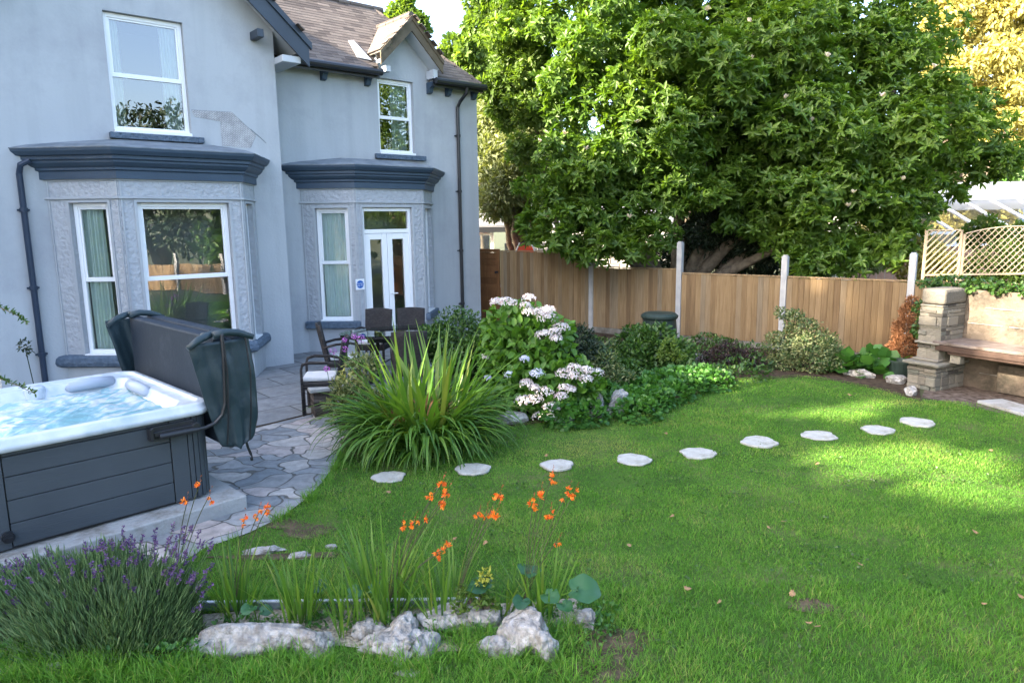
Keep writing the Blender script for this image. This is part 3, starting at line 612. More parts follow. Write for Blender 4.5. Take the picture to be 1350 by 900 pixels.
# downpipes
def pipe(pts,brk,r=.034):
    mb=MB(); mb.tube(pts,r,10); 
    for p in brk: mb.tube([p-UP*.025,p+UP*.025],r*1.35,10); mb.box(p-N*.04,(.14,.012,.025),fr=(D,N,UP))
    mb.build('downpipe',M['black'] if r<.035 else M['navyblack'],house)
M['navyblack']=mat('blue-black pipe',(.02,.035,.06),(.025,.04,.07),3,.4,0)
pipe([W(4.15,-.52,4.93),W(4.15,-.55,4.80),W(4.10,-.70,4.66),W(4.08,-.765,4.55),W(4.08,-.765,.05)],[W(4.08,-.765,z) for z in (4.0,2.9,1.7,.6)])
pipe([W(-3.36,.12,3.12),W(-3.46,.09,3.06),W(-3.48,.055,2.95),W(-3.48,.055,.02)],[W(-3.48,.055,z) for z in (2.5,1.5,.62)],.037)
# dormer gablet over the right window
dm=2.87; zA=6.02; sl=1.02; vF=-.50
mb=MB()
for s in (1,-1):
    zl=zA-sl*.64
    mb.prism([W(dm,vF,zA),W(dm+.66*s,vF,zA-sl*.66),W(dm+.66*s,-1.75,zA-sl*.66),W(dm,-1.95,zA)][::s],UP*-.035)
drf=mb.build('dormer_roof',M['slate'],house)
an=atan(sl)
for s in (1,-1):
    e2=nrm(-D*s*cos(an)+UP*sin(an)); n2=nrm(D*s*sin(an)+UP*cos(an)); 
    L=.67/cos(an); o2=W(dm+.67*s,vF+.015,zA-sl*.67)
    lim=lambda a,b,L=L: a< .62+ b/L*.85
    if s==1: tiles('dormer_tiles',o2,-N,e2,n2,1.6,L,lambda a,b:0<=a<.60+b/L*.85,M['slate'],drf)
    else: tiles('dormer_tiles',o2,-N,e2,n2,1.6,L,lambda a,b:0<=a<.60+b/L*.85,M['dormtile'] if 'dormtile' in M else M['slate'],drf)
mb=MB()
for i in range(5): mb.tube([W(dm,vF-i*.28+.02,zA+.015),W(dm,vF-i*.28-.25,zA+.02)],[.06,.055],8,random.random())
mb.build('ridge_tiles',M['slate'],drf)
mb=MB()
for s in (1,-1):
    mb.prism([W(dm,vF-.01,zA-.03),W(dm+.68*s,vF-.01,zA-.03-sl*.68),W(dm+.68*s,vF-.01,zA-.24-sl*.68),W(dm,vF-.01,zA-.26)][::s],N*.03)
    mb.prism([W(dm,vF+.021,zA+.01),W(dm+.69*s,vF+.021,zA+.01-sl*.69),W(dm+.69*s,vF+.021,zA-.07-sl*.69),W(dm,vF+.021,zA-.07)][::s],N*.02)
mb.build('dormer_bargeboard',M['dormwood'],house)
mb=MB()
for s in (1,-1):
    mb.prism([W(dm,vF-.02,zA-.26),W(dm+.62*s,vF-.02,zA-.22-sl*.62),W(dm+.62*s,-.82,zA-.22-sl*.62),W(dm,-.82,zA-.26)],UP*-.015)
    mb.hexa(W(dm+.50*s-.04*(s<0),-.80,5.0),D*.10,N*.24,UP*(.16 if s>0 else .10))
mb.build('dormer_soffit',M['soffit'],house)
def RPx(px,py):
    d=ray(px,py); o=W(0,-.65,5.0)+nn*.055; return CP+d*(((o-CP)@nn)/(d@nn))
mb=MB(); mb.prism([RPx(459,54),RPx(466,54),RPx(490,80),RPx(471,76)],nn*.008); mb.build('flashing',M['flash'],house)
for s in (1,-1):
    mb=MB(); x=dm+.56*s; mb.prism([W(x,-.83,4.99),W(x,-.83,5.43),W(x,-1.22,5.43)],D*.02*s); mb.build('dormer_cheek',M['soffit'],house)
mb=MB(); mb.hexa(W(.36,-.82,4.975),D*1.9,N*.19,UP*.02); mb.build('eaves_soffit',M['soffit'],house); mb=MB(); mb.hexa(W(3.46,-.82,4.975),D*1.14,N*.19,UP*.02); mb.build('eaves_soffit',M['soffit'],house)
# ============================================================ GROUND
sheet('ground',[(-150,-60),(150,-60),(150,200),(-150,200)],0,mat('ground soil',(.04,.05,.02),(.07,.075,.035),3,.95,0))
path_edge=[G(*p) for p in ((437,540),(448,566),(450,590),(440,615),(425,637),(402,660),(372,682),(330,703),(270,724),(200,770),(110,830),(0,900))]
PE=[(p[0],p[1]) for p in path_edge]
lawn_poly=[PE[2],G(520,578)[:2],G(640,562)[:2],G(700,556)[:2],G(760,550)[:2],G(825,540)[:2],G(880,530)[:2],G(925,516)[:2],G(965,500)[:2],G(1050,495)[:2],G(1100,500)[:2],G(1165,513)[:2],G(1215,527)[:2],G(1300,533)[:2],(6.3,7.5),(9,3.5),(6,0),(-2.5,0),(-4,2.6),PE[11],PE[10],PE[9],PE[8],PE[7],PE[6],PE[5],PE[4],PE[3]]
sheet('lawn',lawn_poly,.004,mat('lawn thatch',(.035,.075,.014),(.06,.115,.022),2.5,.95,.5,80,.1,col3=(.10,.11,.045),sc3=1.3))
cut0,cut1=G(300,574),G(437,540)
sheet('patio',[cut0[:2],cut1[:2],G(452,520)[:2],(-1.6,9.2),(-.9,10.6),(-.2,13),(-.4,16.5),(-3,16),(-10,9),(-9,4),(-6,3)],.006,M['flag'])
sheet('path',[(-3.4,7.15),cut0[:2],cut1[:2]]+PE[1:]+[(-4,2.4),(-6,3),(-6,6)],.012,M['crazy'])
mb=MB(); mb.tube([(cut0[0],cut0[1],.012),(cut1[0],cut1[1],.012)],.014,4); tag(mb.build('path_joint',M['soil']),kind='structure')
bed1=[cut1[:2]]+[G(448,562)[:2],PE[2],G(520,584)[:2],G(640,567)[:2],G(700,560)[:2],G(760,553)[:2],G(825,543)[:2],G(880,533)[:2],G(925,519)[:2],G(965,503)[:2],G(1050,498)[:2],G(1100,503)[:2],G(1165,516)[:2],G(1215,530)[:2],(5.6,9.5),(6.3,10.9),(1.7,14.5),(-.6,16.2),(-.3,13),(-.9,10.6),(-1.6,9.2)]
sheet('garden_bed',bed1,.010,M['soil'])

sheet('bench_floor',[G(1215,524)[:2],G(1262,533)[:2],G(1350,552)[:2],(7.2,6.8),(8,8),(6.4,10.5)],.008,mat('bench dirt',(.05,.035,.028),(.16,.13,.11),14,.95,1,30,.1))
# bed at the front with gravel and rail
fb=[G(265,812)[:2],G(330,806)[:2],G(460,803)[:2],G(620,800)[:2],G(760,790)[:2],G(772,822)[:2],G(730,850)[:2],G(620,860)[:2],G(520,862)[:2],G(440,852)[:2],G(265,845)[:2]]
sheet('gravel',fb,.012,M['gravel'])
lavbed=[G(-80,760)[:2],G(60,745)[:2],G(180,742)[:2],G(268,770)[:2],G(268,870)[:2],G(0,880)[:2],G(-100,880)[:2]]
sheet('flower_bed',lavbed,.016,M['soil'])
mud=[(G(800,850)[:2],.24,.20),(G(400,700)[:2],.2,.16),(G(370,690)[:2],.15,.10),(G(1070,800)[:2],.14,.07),(G(790,885)[:2],.2,.12),(G(380,735)[:2],.45,.05)]
for i,(c,rx,ry) in enumerate(mud):
    sheet('bare_soil',[(c[0]+rx*cos(a)*(1+.3*sin(3*a+i)),c[1]+ry*sin(a)*(1+.3*cos(2*a+i))) for a in np.linspace(0,2*pi,24,endpoint=False)],.007+.0015*i,M['bare'])
rail=thing('edging_rail',G(360,808),'thin pale edging rail along the back of the gravel strip behind the iris leaves','edging')
mb=MB(); p0,p1=G(262,806),G(640,801); d=nrm(p1-p0); mb.hexa(p0,d*np.linalg.norm(p1-p0),np.cross(UP,d)*.02,UP*.05); mb.build('strip',M['lead'],rail)
mb=MB(); mb.hexa(p0+UP*.052,d*np.linalg.norm(p1-p0),np.cross(UP,d)*.022,UP*.008); mb.build('cap',M['flash'],rail)
# stepping stones
spx=((513,631),(623,621),(735,616),(835,608),(920,600),(1001,585),(1080,576),(1157,569),(1209,559))
slab_names=['first stepping stone from the paved path, chipped on its far edge','second stepping stone from the paved path, widest of the row','third stepping stone, just beyond the orange flower spikes','fourth stepping stone from the path, out on the open lawn','fifth stepping stone, the middle one of the row of nine','sixth stepping stone, right of the middle of the row','third stepping stone from the stone bench','second stepping stone from the stone bench','last stepping stone, nearest the stone bench']
stones=[]
for i,(p,w) in enumerate(zip(spx,(44,47,43,46,46,46,44,41,41))):
    c=G(*p); r=w/2/F*c[1]/1.0*1.03; stones.append((c,r)); rr=random.Random(i)
    ph=[rr.uniform(0,6) for _ in range(4)]
    loop=[(c[0]+r*cos(a)*(1+.07*sin(3*a+ph[0])+.05*sin(5*a+ph[1])+.03*sin(11*a+ph[2])),c[1]+r*sin(a)*(1+.08*sin(2*a+ph[3])+.04*sin(7*a+ph[1])),.008) for a in np.linspace(0,2*pi,48,endpoint=False)]
    mb=MB(); mb.prism(loop,UP*(.018+.004*(i%3))); o=mb.build('stepping_stone',M['stone'],None,origin=c,bevel=.008); tag(o,'pale round '+slab_names[i],'stepping stone','stepping stones across the lawn')
# ============================================================ HOT TUB
ta,tb=V3(.705,.709,0),V3(-.709,.705,0); C0=V3(-2.36,5.42,0)
TW=1.80; TD=1.88
def T(a,b,z): return C0+ta*a+tb*b+UP*z
slab=[T(.18,-.16,0),T(.18,2.1,0),T(-2.2,2.1,0),T(-2.2,-.16,0)]
slab=[T(.13,-.17,0),T(.13,2.1,0),T(-2.2,2.1,0),T(-2.2,-.17,0)]
mb=MB(); mb.prism([p+UP*.0 for p in slab],UP*.125); tag(mb.build('tub_base_slab',M['slab'],None,bevel=.012),kind='structure')
tub=thing('hot_tub',T(-TW/2,TD/2,.125),'square hot tub with white marbled rim, grey board cabinet and bubbling blue water','hot tub')
def rsq(ins,r,z,n=8):
    r=max(.02,r); a0,a1,b0,b1=-TW+ins,-ins,ins,TD-ins; out=[]
    for (ca,cb,s) in ((a1-r,b0+r,-90),(a1-r,b1-r,0),(a0+r,b1-r,90),(a0+r,b0+r,180)):
        for k in range(n+1): t=radians(s+90*k/n); out.append(T(ca+r*cos(t),cb+r*sin(t),z))
    return out
def loft(loops,mb,close=False):
    n=len(loops[0]); vs=[p for L in loops for p in L]; fs=[]
    for i in range(len(loops)-1):
        for k in range(n): fs.append((i*n+k,i*n+(k+1)%n,(i+1)*n+(k+1)%n,(i+1)*n+k))
    mb.add(vs,fs); return mb
mb=MB(); loft([rsq(.035,.13,.805),rsq(.0,.15,.81),rsq(-.006,.15,.83),rsq(-.006,.15,.858),rsq(.006,.15,.862),rsq(.008,.15,.89),rsq(.02,.14,.90),rsq(.055,.13,.903),rsq(.065,.13,.899),rsq(.07,.13,.884),rsq(.14,.14,.880),rsq(.165,.16,.868),rsq(.20,.2,.80),rsq(.26,.24,.74),rsq(.30,.26,.60)],mb)
sh=mb.build('rim',M['shell'],tub,smooth=True)
mb=MB(); nx=70; vs=[];fs=[]
for j in range(nx+1):
    for i in range(nx+1):
        a=-TW+.19+(TW-.38)*i/nx; b=.19+(TD-.38)*j/nx; p=T(a,b,0)
        h=.016*noise.noise(Vector((p[0]*5,p[1]*5,0)))+.012*noise.noise(Vector((p[0]*13,p[1]*13,2)))+.006*noise.noise(Vector((p[0]*34,p[1]*34,4)))
        vs.append(T(a,b,.795+h))
for j in range(nx):
    for i in range(nx): k=j*(nx+1)+i; fs.append((k,k+1,k+nx+2,k+nx+1))
mb.add(vs,fs); mb.build('water',M['water'],tub,smooth=True)
# seat shoulders / pillows round the far side
padm=mat('grey tub pillow',(.33,.38,.46),(.38,.43,.5),4,.4,0)
for (a0,a1,b0) in ((-.62,-.22,TD-.17),(-1.62,-1.3,TD-.17)):
    mb=MB(); mb.tube([T(a0,b0,.83),T(a0+.03,b0-.02,.85),T((a0+a1)/2,b0-.03,.86),T(a1-.03,b0-.02,.85),T(a1,b0,.83)],[.02,.05,.055,.05,.02],10); mb.build('headrest',padm,tub,smooth=True)
mb=MB(); mb.tube([T(-.165,.95,.83),T(-.18,1.0,.85),T(-.19,1.2,.86),T(-.18,1.4,.85),T(-.165,1.45,.83)],[.02,.05,.055,.05,.02],10); mb.build('headrest',padm,tub,smooth=True)
mb=MB(); mb.tube([T(-.86,TD-.155,.79),T(-.86,TD-.155,.885),T(-.86,TD-.155,.90)],[.085,.085,.07],20); mb.build('filter_lid',M['shell'],tub,smooth=False,bevel=.01)
mb=MB(); loft([rsq(.055,.16,.135),rsq(.055,.16,.81)],mb); mb.build('cabinet_frame',M['black'],tub)
mb=MB()
zs=[.15,.312,.474,.636,.775]
for (p0,p1) in ((T(-1.395,.045,0),T(-.345,.045,0)),(T(-TW+.3,TD-.045,0),T(-.3,TD-.045,0)),(T(-.045,.3,0),T(-.045,TD-.3,0)),(T(-TW+.045,.3,0),T(-TW+.045,TD-.3,0))):
    e=nrm(p1-p0); c=nrm(T(-TW/2,TD/2,0)-p0); nn2=np.cross(e,UP); nn2=nn2 if np.dot(nn2,c)<0 else -nn2; L=np.linalg.norm(p1-p0)
    for z0,z1 in zip(zs,zs[1:]): mb.hexa(p0+nn2*.0+UP*(z0+.003)-nn2*.012,e*L,nn2*.022,UP*(z1-z0-.006))
    mb.hexa(p0-nn2*.012+UP*.779,e*L,nn2*.020,UP*.022)
mb.build('cabinet_board',M['cabinet'],tub,bevel=.003)
mb=MB()
def strip(p0,p1,z0=.145,z1=.802,th=.022):
    e=nrm(p1-p0); nn2=np.cross(e,UP); L=np.linalg.norm(p1-p0); mb.hexa(p0+e*.003+UP*z0-nn2*.008,e*(L-.006),nn2*th,UP*(z1-z0))
for (sa,sb,flip) in ((0,0,0),):
    mb.v;strip(T(-.341,.045,0),T(-.215,.045,0)); strip(T(-.215,.045,0),T(-.175,.045,0))
    pr=[T(-.175+.13*sin(radians(k)),.045+.13*(1-cos(radians(k))),0) for k in (0,18,36,54,72,90)]
    for p,q in zip(pr,pr[1:]): strip(p,q)
    strip(T(-.045,.175,0),T(-.045,.215,0)); strip(T(-.045,.215,0),T(-.045,.296,0))
mb.build('corner_panel',M['cabinet'],tub,bevel=.003)
mb=MB(); strip(T(-1.57,.045,0),T(-1.4,.045,0)); mb.build('corner_panel',M['cabinet'],tub,bevel=.003)
mb=MB(); n0=-tb
mb.tube([T(-1.42,.045,.235),T(-1.42,.0,.235)],.038,20); mb.tube([T(-1.42,.0,.235),T(-1.42,-.012,.235)],.028,20); mb.box(T(-1.42,-.014,.235),(.045,.008,.012),fr=(ta,tb,UP)); mb.build('drain_cap',M['black'],tub)
mb=MB(); mb.hexa(T(-.50,-.005,.685),ta*.33,tb*.045,UP*.10); mb.hexa(T(-.50,-.05,.69),ta*.022,tb*.06,UP*.095); mb.hexa(T(-.47,-.035,.715),ta*.30,tb*.03,UP*.035); mb.tube([T(-.17,-.055,.735),T(-.17,.02,.735)],.032,14)
mb.tube([T(-.44,-.045,.715),T(-.17,-.05,.712),T(-.10,-.055,.715),T(-.03,-.06,.735),T(.03,-.065,.79),T(.06,-.07,.88),T(.068,-.075,1.1),T(.075,-.075,1.25),T(.08,-.06,1.42),T(.1,-.02,1.445)],.0145,10)
mb.tube([T(-.44,-.045,.715),T(-.16,-.05,.712)],.021,10)
mb.build('cover_lifter',M['black'],tub,smooth=False,bevel=.003)
# folded cover standing on the right side
cov=thing('tub_cover',T(.17,1.0,.5),'grey folded hot tub cover standing upright on its lifter with dark vinyl end flaps','tub cover')
for a0 in (.045,.205):
    mb=MB(); mb.hexa(T(a0,.04,.52),ta*.115,tb*1.97,UP*.875); mb.build('cover_panel',M['cover'],cov,bevel=.018)
mb=MB(); mb.hexa(T(.155,.05,1.28),ta*.055,tb*1.94,UP*.09); mb.build('hinge_fold',M['cover'],cov,bevel=.02)
def flap(outline,b0,amp,sgn,seed):
    # cloth sheet inside an (a,z) outline given as rows: z -> (a_left,a_right)
    rows=len(outline); nx=26; vs=[]; fs=[]
    zz=[o[0] for o in outline]; al=[o[1] for o in outline]; ar=[o[2] for o in outline]
    ny=34
    for j in range(ny+1):
        z=zz[0]+(zz[-1]-zz[0])*j/ny; l=np.interp(z,zz,al); r=np.interp(z,zz,ar)
        for i in range(nx+1):
            s=i/nx; a=l+(r-l)*s
            fold=amp*(sin(s*15+seed+.8*z)*(.35+.65*(1-j/ny))+.35*sin(s*31+z*3))
            bul=.05*sin(pi*s)*1.0*(1-.4*j/ny)
            vs.append(T(a,b0-sgn*(bul+fold+.02*noise.noise(Vector((a*9,z*5,seed)))),z+.012*sin(s*9+seed)*(1-j/ny)))
    for j in range(ny):
        for i in range(nx): k=j*(nx+1)+i; fs.append((k,k+1,k+nx+2,k+nx+1))
    mb=MB(); mb.add(vs,fs); return mb
outl=[(.50,.10,.20),(.515,.03,.26),(.56,.0,.30),(.70,-.035,.335),(.90,-.08,.35),(1.15,-.13,.335),(1.30,-.165,.32),(1.37,-.175,.315)]
o=flap(outl,-.02,.014,1,0).build('end_flap',M['vinyl'],cov,smooth=True); s_=o.modifiers.new('s','SOLIDIFY'); s_.thickness=.006
o=flap([(z,l+.02,r-.0) for z,l,r in outl],2.06,.014,-1,2).build('end_flap',M['vinyl'],cov,smooth=True); s_=o.modifiers.new('s','SOLIDIFY'); s_.thickness=.006
for b0,b1 in ((-.05,.16),(1.9,2.1)):
    mb=MB()
    mb.tube([T(-.185,b0-.01,1.345),T(-.10,b0+.0,1.40),T(.0,b0+.04,1.425),T(.05,b0+.09,1.425)],[.022,.03,.03,.03],8)
    mb.tube([T(.02,b0+.01,1.42),T(.12,b0+.02,1.435),T(.22,b0+.02,1.42),T(.33,b0-.02,1.375)],[.034,.03,.03,.022],8)
    mb.tube([T(.0,b1-.03,1.405),T(.16,b1-.0,1.415),T(.3,b1-.03,1.405)],[.022,.024,.02],8)
    mb.build('rolled_vinyl_edge',M['vinyl'],cov,smooth=True)
mb=MB()
for a in (.075,.26): mb.tube([T(a,-.075-.02*(a<.1),1.38),T(a+.01,-.10,1.1),T(a-.005,-.095,.8),T(a-.02,-.06,.54)],.007,5)
mb.tube([T(.22,-.03,.55),T(.235,-.035,.47),T(.25,-.04,.42),T(.256,-.04,.38)],.006,5); mb.tube([T(.21,-.03,.55),T(.225,-.035,.47),T(.245,-.04,.40)],.006,5); mb.tube([T(.25,-.04,.38),T(.252,-.04,.355)],.012,6)
mb.build('seam_and_strap',M['black'],cov)
# ============================================================ FENCE
fd=nrm(V3(1.51,-1.18,0)); fn=nrm(V3(-1.18,-1.51,0)); F0=V3(1.65,14.41,0); SP=1.916
fence=thing('garden_fence',F0+fd*2.5,'brown vertical feather-edge timber fence with white concrete posts behind the flower bed','fence')
FF=Fr(F0,fd,fn)
for a,h in ((0,1.76),(SP,1.87),(2*SP,1.65),(3*SP,1.72)):
    mb=MB(); FF.box(mb,a-.05,a+.05,-.05,.055,0,h-.02); FF.box(mb,a-.035,a+.035,-.04,.04,h-.02,h); mb.build('fence_post',M['concrete'],fence,bevel=.006)
def fpanel(a0,a1,z0,z1):
    mb=MB(); n=int(round((a1-a0)/.094)); w=(a1-a0)/n; rr=random.Random(int(a0*100))
    for i in range(n):
        x=a0+i*w; t=rr.random(); mb.prism([FF(x,.004,z0),FF(x+w*.90,.004,z0),FF(x+w*.90,.010,z0),FF(x,.034,z0)][::-1],UP*(z1-z0+rr.uniform(-.010,.004)),t)
    FF.box(mb,a0,a1,-.012,.001,z0+.01,z1-.01,0); FF.box(mb,a0,a1,-.04,-.013,z0+.1,z0+.17,.3); FF.box(mb,a0,a1,-.04,-.013,z1-.3,z1-.23,.3); FF.box(mb,a0,a1,-.03,.035,z1+.006,z1+.026,.7)
    pn=mb.build('fence_panel',M['fence'],fence)
    mb=MB(); FF.box(mb,a0,a1,-.03,.02,0,z0-.004); mb.build('gravel_board',M['gboard'],fence)
fpanel(.055,SP-.055,.13,1.34); fpanel(SP+.055,2*SP-.055,.12,1.27); fpanel(2*SP+.055,3*SP-.055,.10,1.27); fpanel(3*SP+.055,4*SP,.10,1.27)
fpanel(-.42,-.055,.06,1.50); fpanel(-2.37,-.44,.06,1.63)
# gate panel with horizontal boards
gate=thing('gate',FF(-2.8,0,0),'narrow reddish-brown gate panel of horizontal boards against the house corner','gate')
mb=MB(); FF.box(mb,-3.06,-2.46,.002,.009,.06,1.6,.2)
for i in range(11): FF.box(mb,-3.06,-2.46,.01+.004*(i%2),.026+.004*(i%2),.06+i*.14,.06+i*.14+.132,random.random())
mb.build('board',M['gatewood'],gate)
mb=MB()
for x in (-3.12,-2.47): FF.box(mb,x,x+.07,.0,.045,.04,1.68,.6)
FF.box(mb,-3.05,-2.47,.0,.05,1.605,1.68,.7); FF.box(mb,-3.05,-2.47,.0,.04,.75,.82,.7); mb.build('gate_frame',M['gatewood'],gate)
mb=MB(); FF.box(mb,-2.50,-2.42,.05,.07,1.15,1.19); mb.tube([FF(-2.46,.07,1.17),FF(-2.46,.11,1.15)],.012,6); mb.build('latch',M['black'],gate)
# ============================================================ STONE BENCH
ev=V3(.5,-.866,0); nv=V3(-.866,-.5,0)
def Q(e,d,z): return ev*e+nv*(d)+UP*z
# calibrate: original unit vectors were (.87,.5); positions below use their dual values
wall=thing('garden_wall',Q(-5.1,-9.4,0),'weathered garden wall with a rubble stone pillar at its left end behind the stone bench','wall')
rs=random.Random(5)
def course(e0,e1,d0,d1,z0,z1,mb,side=True):
    """rubble courses on a box core"""
    z=z0
    while z<z1-.015:
        h=min(rs.choice((.022,.03,.045,.06,.12)),z1-z); e=e0
        while e<e1-.01:
            w=min(rs.uniform(.09,.26),e1-e); w=e1-e if e1-e-w<.06 else w; j=rs.uniform(-.02,.018); t=rs.random()
            mb.hexa(Q(e+.003,d1-.12,z+.002),ev*(w-.006),nv*(.12+j),UP*(h-.004),t); e+=w
        e=d0
        while e<d1-.13:
            w=min(rs.uniform(.12,.3),d1-.125-e); j=rs.uniform(-.008,.012)
            mb.hexa(Q(e1-.12,e+.003,z+.002),ev*(.12+j),nv*(w-.006),UP*(h-.004),rs.random()); 
            mb.hexa(Q(e0-j,e+.003,z+.002),ev*(.12),nv*(w-.006),UP*(h-.004),rs.random()); e+=w
        z+=h
mb=MB(); mb.hexa(Q(-5.33,-9.88,0),ev*.27,nv*.51,UP*1.1); course(-5.35,-5.05,-9.9,-9.36,.40,1.12,mb); course(-5.39,-5.0,-9.9,-9.24,0,.33,mb); mb.hexa(Q(-5.37,-9.9,0),ev*.35,nv*.64,UP*.32,.1)
pil=mb.build('pillar',M['wallstone'],wall,bevel=.008)
mb=MB(); mb.hexa(Q(-5.43,-9.9,.333),ev*.49,nv*.72,UP*.04,.8); mb.hexa(Q(-5.37,-9.9,.377),ev*.34,nv*.60,UP*.03,.6); mb.hexa(Q(-5.37,-9.9,.60),ev*.33,nv*.58,UP*.03,.7); mb.build('ledge_stone',M['wallstone'],wall,bevel=.012)
mb=MB(); mb.hexa(Q(-5.35,-9.9,1.125),ev*.31,nv*.53,UP*.20,.35); mb.build('cap_stone',M['wallstone'],wall,bevel=.035)
blockwall=brickm('sunlit block wall',(.36,.29,.23),(.42,.35,.28),(.24,.2,.16),.42,.2,.012,bump=.4,nz=.4)
mb=MB(); nx=90; nz=24
vs=[];fs=[]
for j in range(nz+1):
    for i in range(nx+1):
        e=-5.1+4.6*i/nx; z=1.30*j/nz; vs.append(Q(e,-9.9+.02*noise.noise(Vector((e*4,z*4,0)))+.008*noise.noise(Vector((e*12,z*12,3))),z+.012*noise.noise(Vector((e*6,1,2)))*(j==nz)))
for j in range(nz):
    for i in range(nx): k=j*(nx+1)+i; fs.append((k,k+1,k+nx+2,k+nx+1))
mb.add(vs,fs); mb.hexa(Q(-5.1,-10.2,0),ev*4.6,nv*.27,UP*1.29)
mb.build('back_wall',M['block'],wall,smooth=False)
mb=MB(); 
for j in range(1,6):
    for i in range(9): mb.hexa(Q(-5.0+i*.5+(j%2)*.2,-9.889,j*.215),ev*(.42),nv*.006,UP*.005)
mb.build('mortar_line',M['rock2'],wall)
mb=MB(); mb.hexa(Q(-4.55,-9.9,.02),ev*.62,nv*.10,UP*.36,.5); mb.hexa(Q(-3.9,-9.9,.02),ev*.8,nv*.08,UP*.36,.6); mb.build('lower_block',M['block'],wall,bevel=.015)
bench=thing('stone_bench',Q(-4,-9.6,0),'stone slab bench seat with a brown timber beam along its front edge','bench')
mb=MB(); mb.hexa(Q(-5.13,-9.885,.615),ev*1.75,nv*.56,UP*.04); mb.hexa(Q(-3.375,-9.885,.615),ev*2.1,nv*.56,UP*.04); mb.build('seat_slab',mat('stained stone seat',(.10,.08,.072),(.17,.14,.125),9,.85,.6,30,.2,col3=(.08,.06,.05),sc3=5),bench,bevel=.008)
mb=MB(); mb.hexa(Q(-5.10,-9.37,.535),ev*3.8,nv*.035,UP*.075); mb.hexa(Q(-4.95,-9.385,.5),ev*3.6,nv*.03,UP*.05); mb.build('beam',M['timber'],bench,bevel=.006)
for e in (-4.93,-3.0): mb=MB(); z0=0 if e>-4 else .385; mb.hexa(Q(e,-9.5,z0),ev*.13,nv*.11,UP*(.515-z0),.7); mb.build('support_block',M['wallstone'],bench,bevel=.008)
p=G(1310,540); mb=MB(); d=nrm(G(1350,550)-G(1290,532)); mb.hexa(G(1288,532)+UP*.01,d*1.6,np.cross(UP,d)*.35,UP*.035); o=mb.build('paving_slab',M['slab'],None,origin=G(1300,535),bevel=.006); tag(o,'long grey paving slab lying flat on the dirt before the stone bench','paving slab')
# ============================================================ BEYOND THE FENCE
outb=thing('outbuilding',V3(-1.6,22.5,0),'small building with a grey slate hipped roof behind the gate','building')
mb=MB(); mb.hexa((-4,22,0),V3(2.95,0,0),V3(0,3,0),UP*2.0); mb.build('wall',M['render'],outb)
mb=MB(); ap=V3(-1.6,24.2,3.35)
cc=[V3(-4.4,21.7,2.14),V3(-.0,21.7,2.14),V3(.0,26.6,2.14),V3(-4.4,26.6,2.14)]
mb.add(cc+[V3(-2.6,24.1,4.1),V3(-2.4,24.1,4.1)],[(0,1,5,4),(1,2,5),(2,3,4,5),(3,0,4),(0,3,2,1)]); orf=mb.build('roof',M['slate2'],outb)
e1=nrm(cc[1]-cc[0]); up1=nrm(V3(-2.5,24.1,4.1)-V3(-2.5,21.7,2.14)); tiles('roof_slates',V3(-4.3,21.72,2.15),e1,up1,nrm(np.cross(e1,up1)),4.3,3.05,lambda a,b: a<4.3-b*.79 and a>b*.5,M['slate2'],orf,tw=.28,ex=.19,th=.008)
mb=MB(); mb.hexa((-4.4,21.66,1.98),V3(4.45,0,0),V3(0,.04,0),UP*.16); mb.build('fascia',M['black'],outb)
mb=MB(); mb.hexa((-.62,21.95,0),V3(.1,0,0),V3(0,.1,0),UP*1.98); mb.hexa((-1.04,21.96,1.88),V3(.46,0,0),V3(0,.06,0),UP*.08); mb.hexa((-1.05,21.96,.9),V3(.46,0,0),V3(0,.06,0),UP*.06); mb.build('window_frame',M['upvc'],outb)
mb=MB(); mb.add([(-1.04,22.0-.012,.96),(-.62,21.988,.96),(-.62,21.988,1.88),(-1.04,21.988,1.88)],[(0,1,2,3)]); mb.build('pane',M['glass'],outb)
tent=thing('play_tent',at(693,325,20)*V3(1,1,0),'small orange-red canvas tent peeping over the fence under the tree','tent')
c=at(690,330,20)*V3(1,1,0); mb=MB(); b_=[c+V3(x,y,0) for x,y in ((-.9,-.6),(.9,-.6),(.9,.8),(-.9,.8))]
mb.add(b_+[c+V3(-.12,0,1.62),c+V3(.25,0,1.62)],[(0,1,5,4),(1,2,5),(2,3,4,5),(3,0,4)]); mb.build('canvas',M['red'],tent)
mb=MB(); mb.tube([c+V3(-.9,-.62,0),c+V3(-.1,0,1.7)],.02,6); mb.tube([c+V3(.9,-.62,0),c+V3(.22,0,1.7)],.02,6); mb.build('pole',M['soffit'],tent)
sw=thing('stone_wall',V3(1,23,0),'pale rubble boundary wall glimpsed over the left end of the fence','wall')
mb=MB(); rs2=random.Random(8)
for r in range(9):
    x=-.2
    while x<4.2: w=rs2.uniform(.15,.4); mb.hexa((x,23+rs2.uniform(-.02,.02),r*.18),V3(w-.02,0,0),V3(0,.4,0),UP*.165,rs2.random()); x+=w
mb.build('stonework',mat('pale rubble',(.4,.38,.35),rough=.9,tint=[(.3,.28,.26),(.5,.47,.43),(.6,.57,.53)]),sw,bevel=.02)
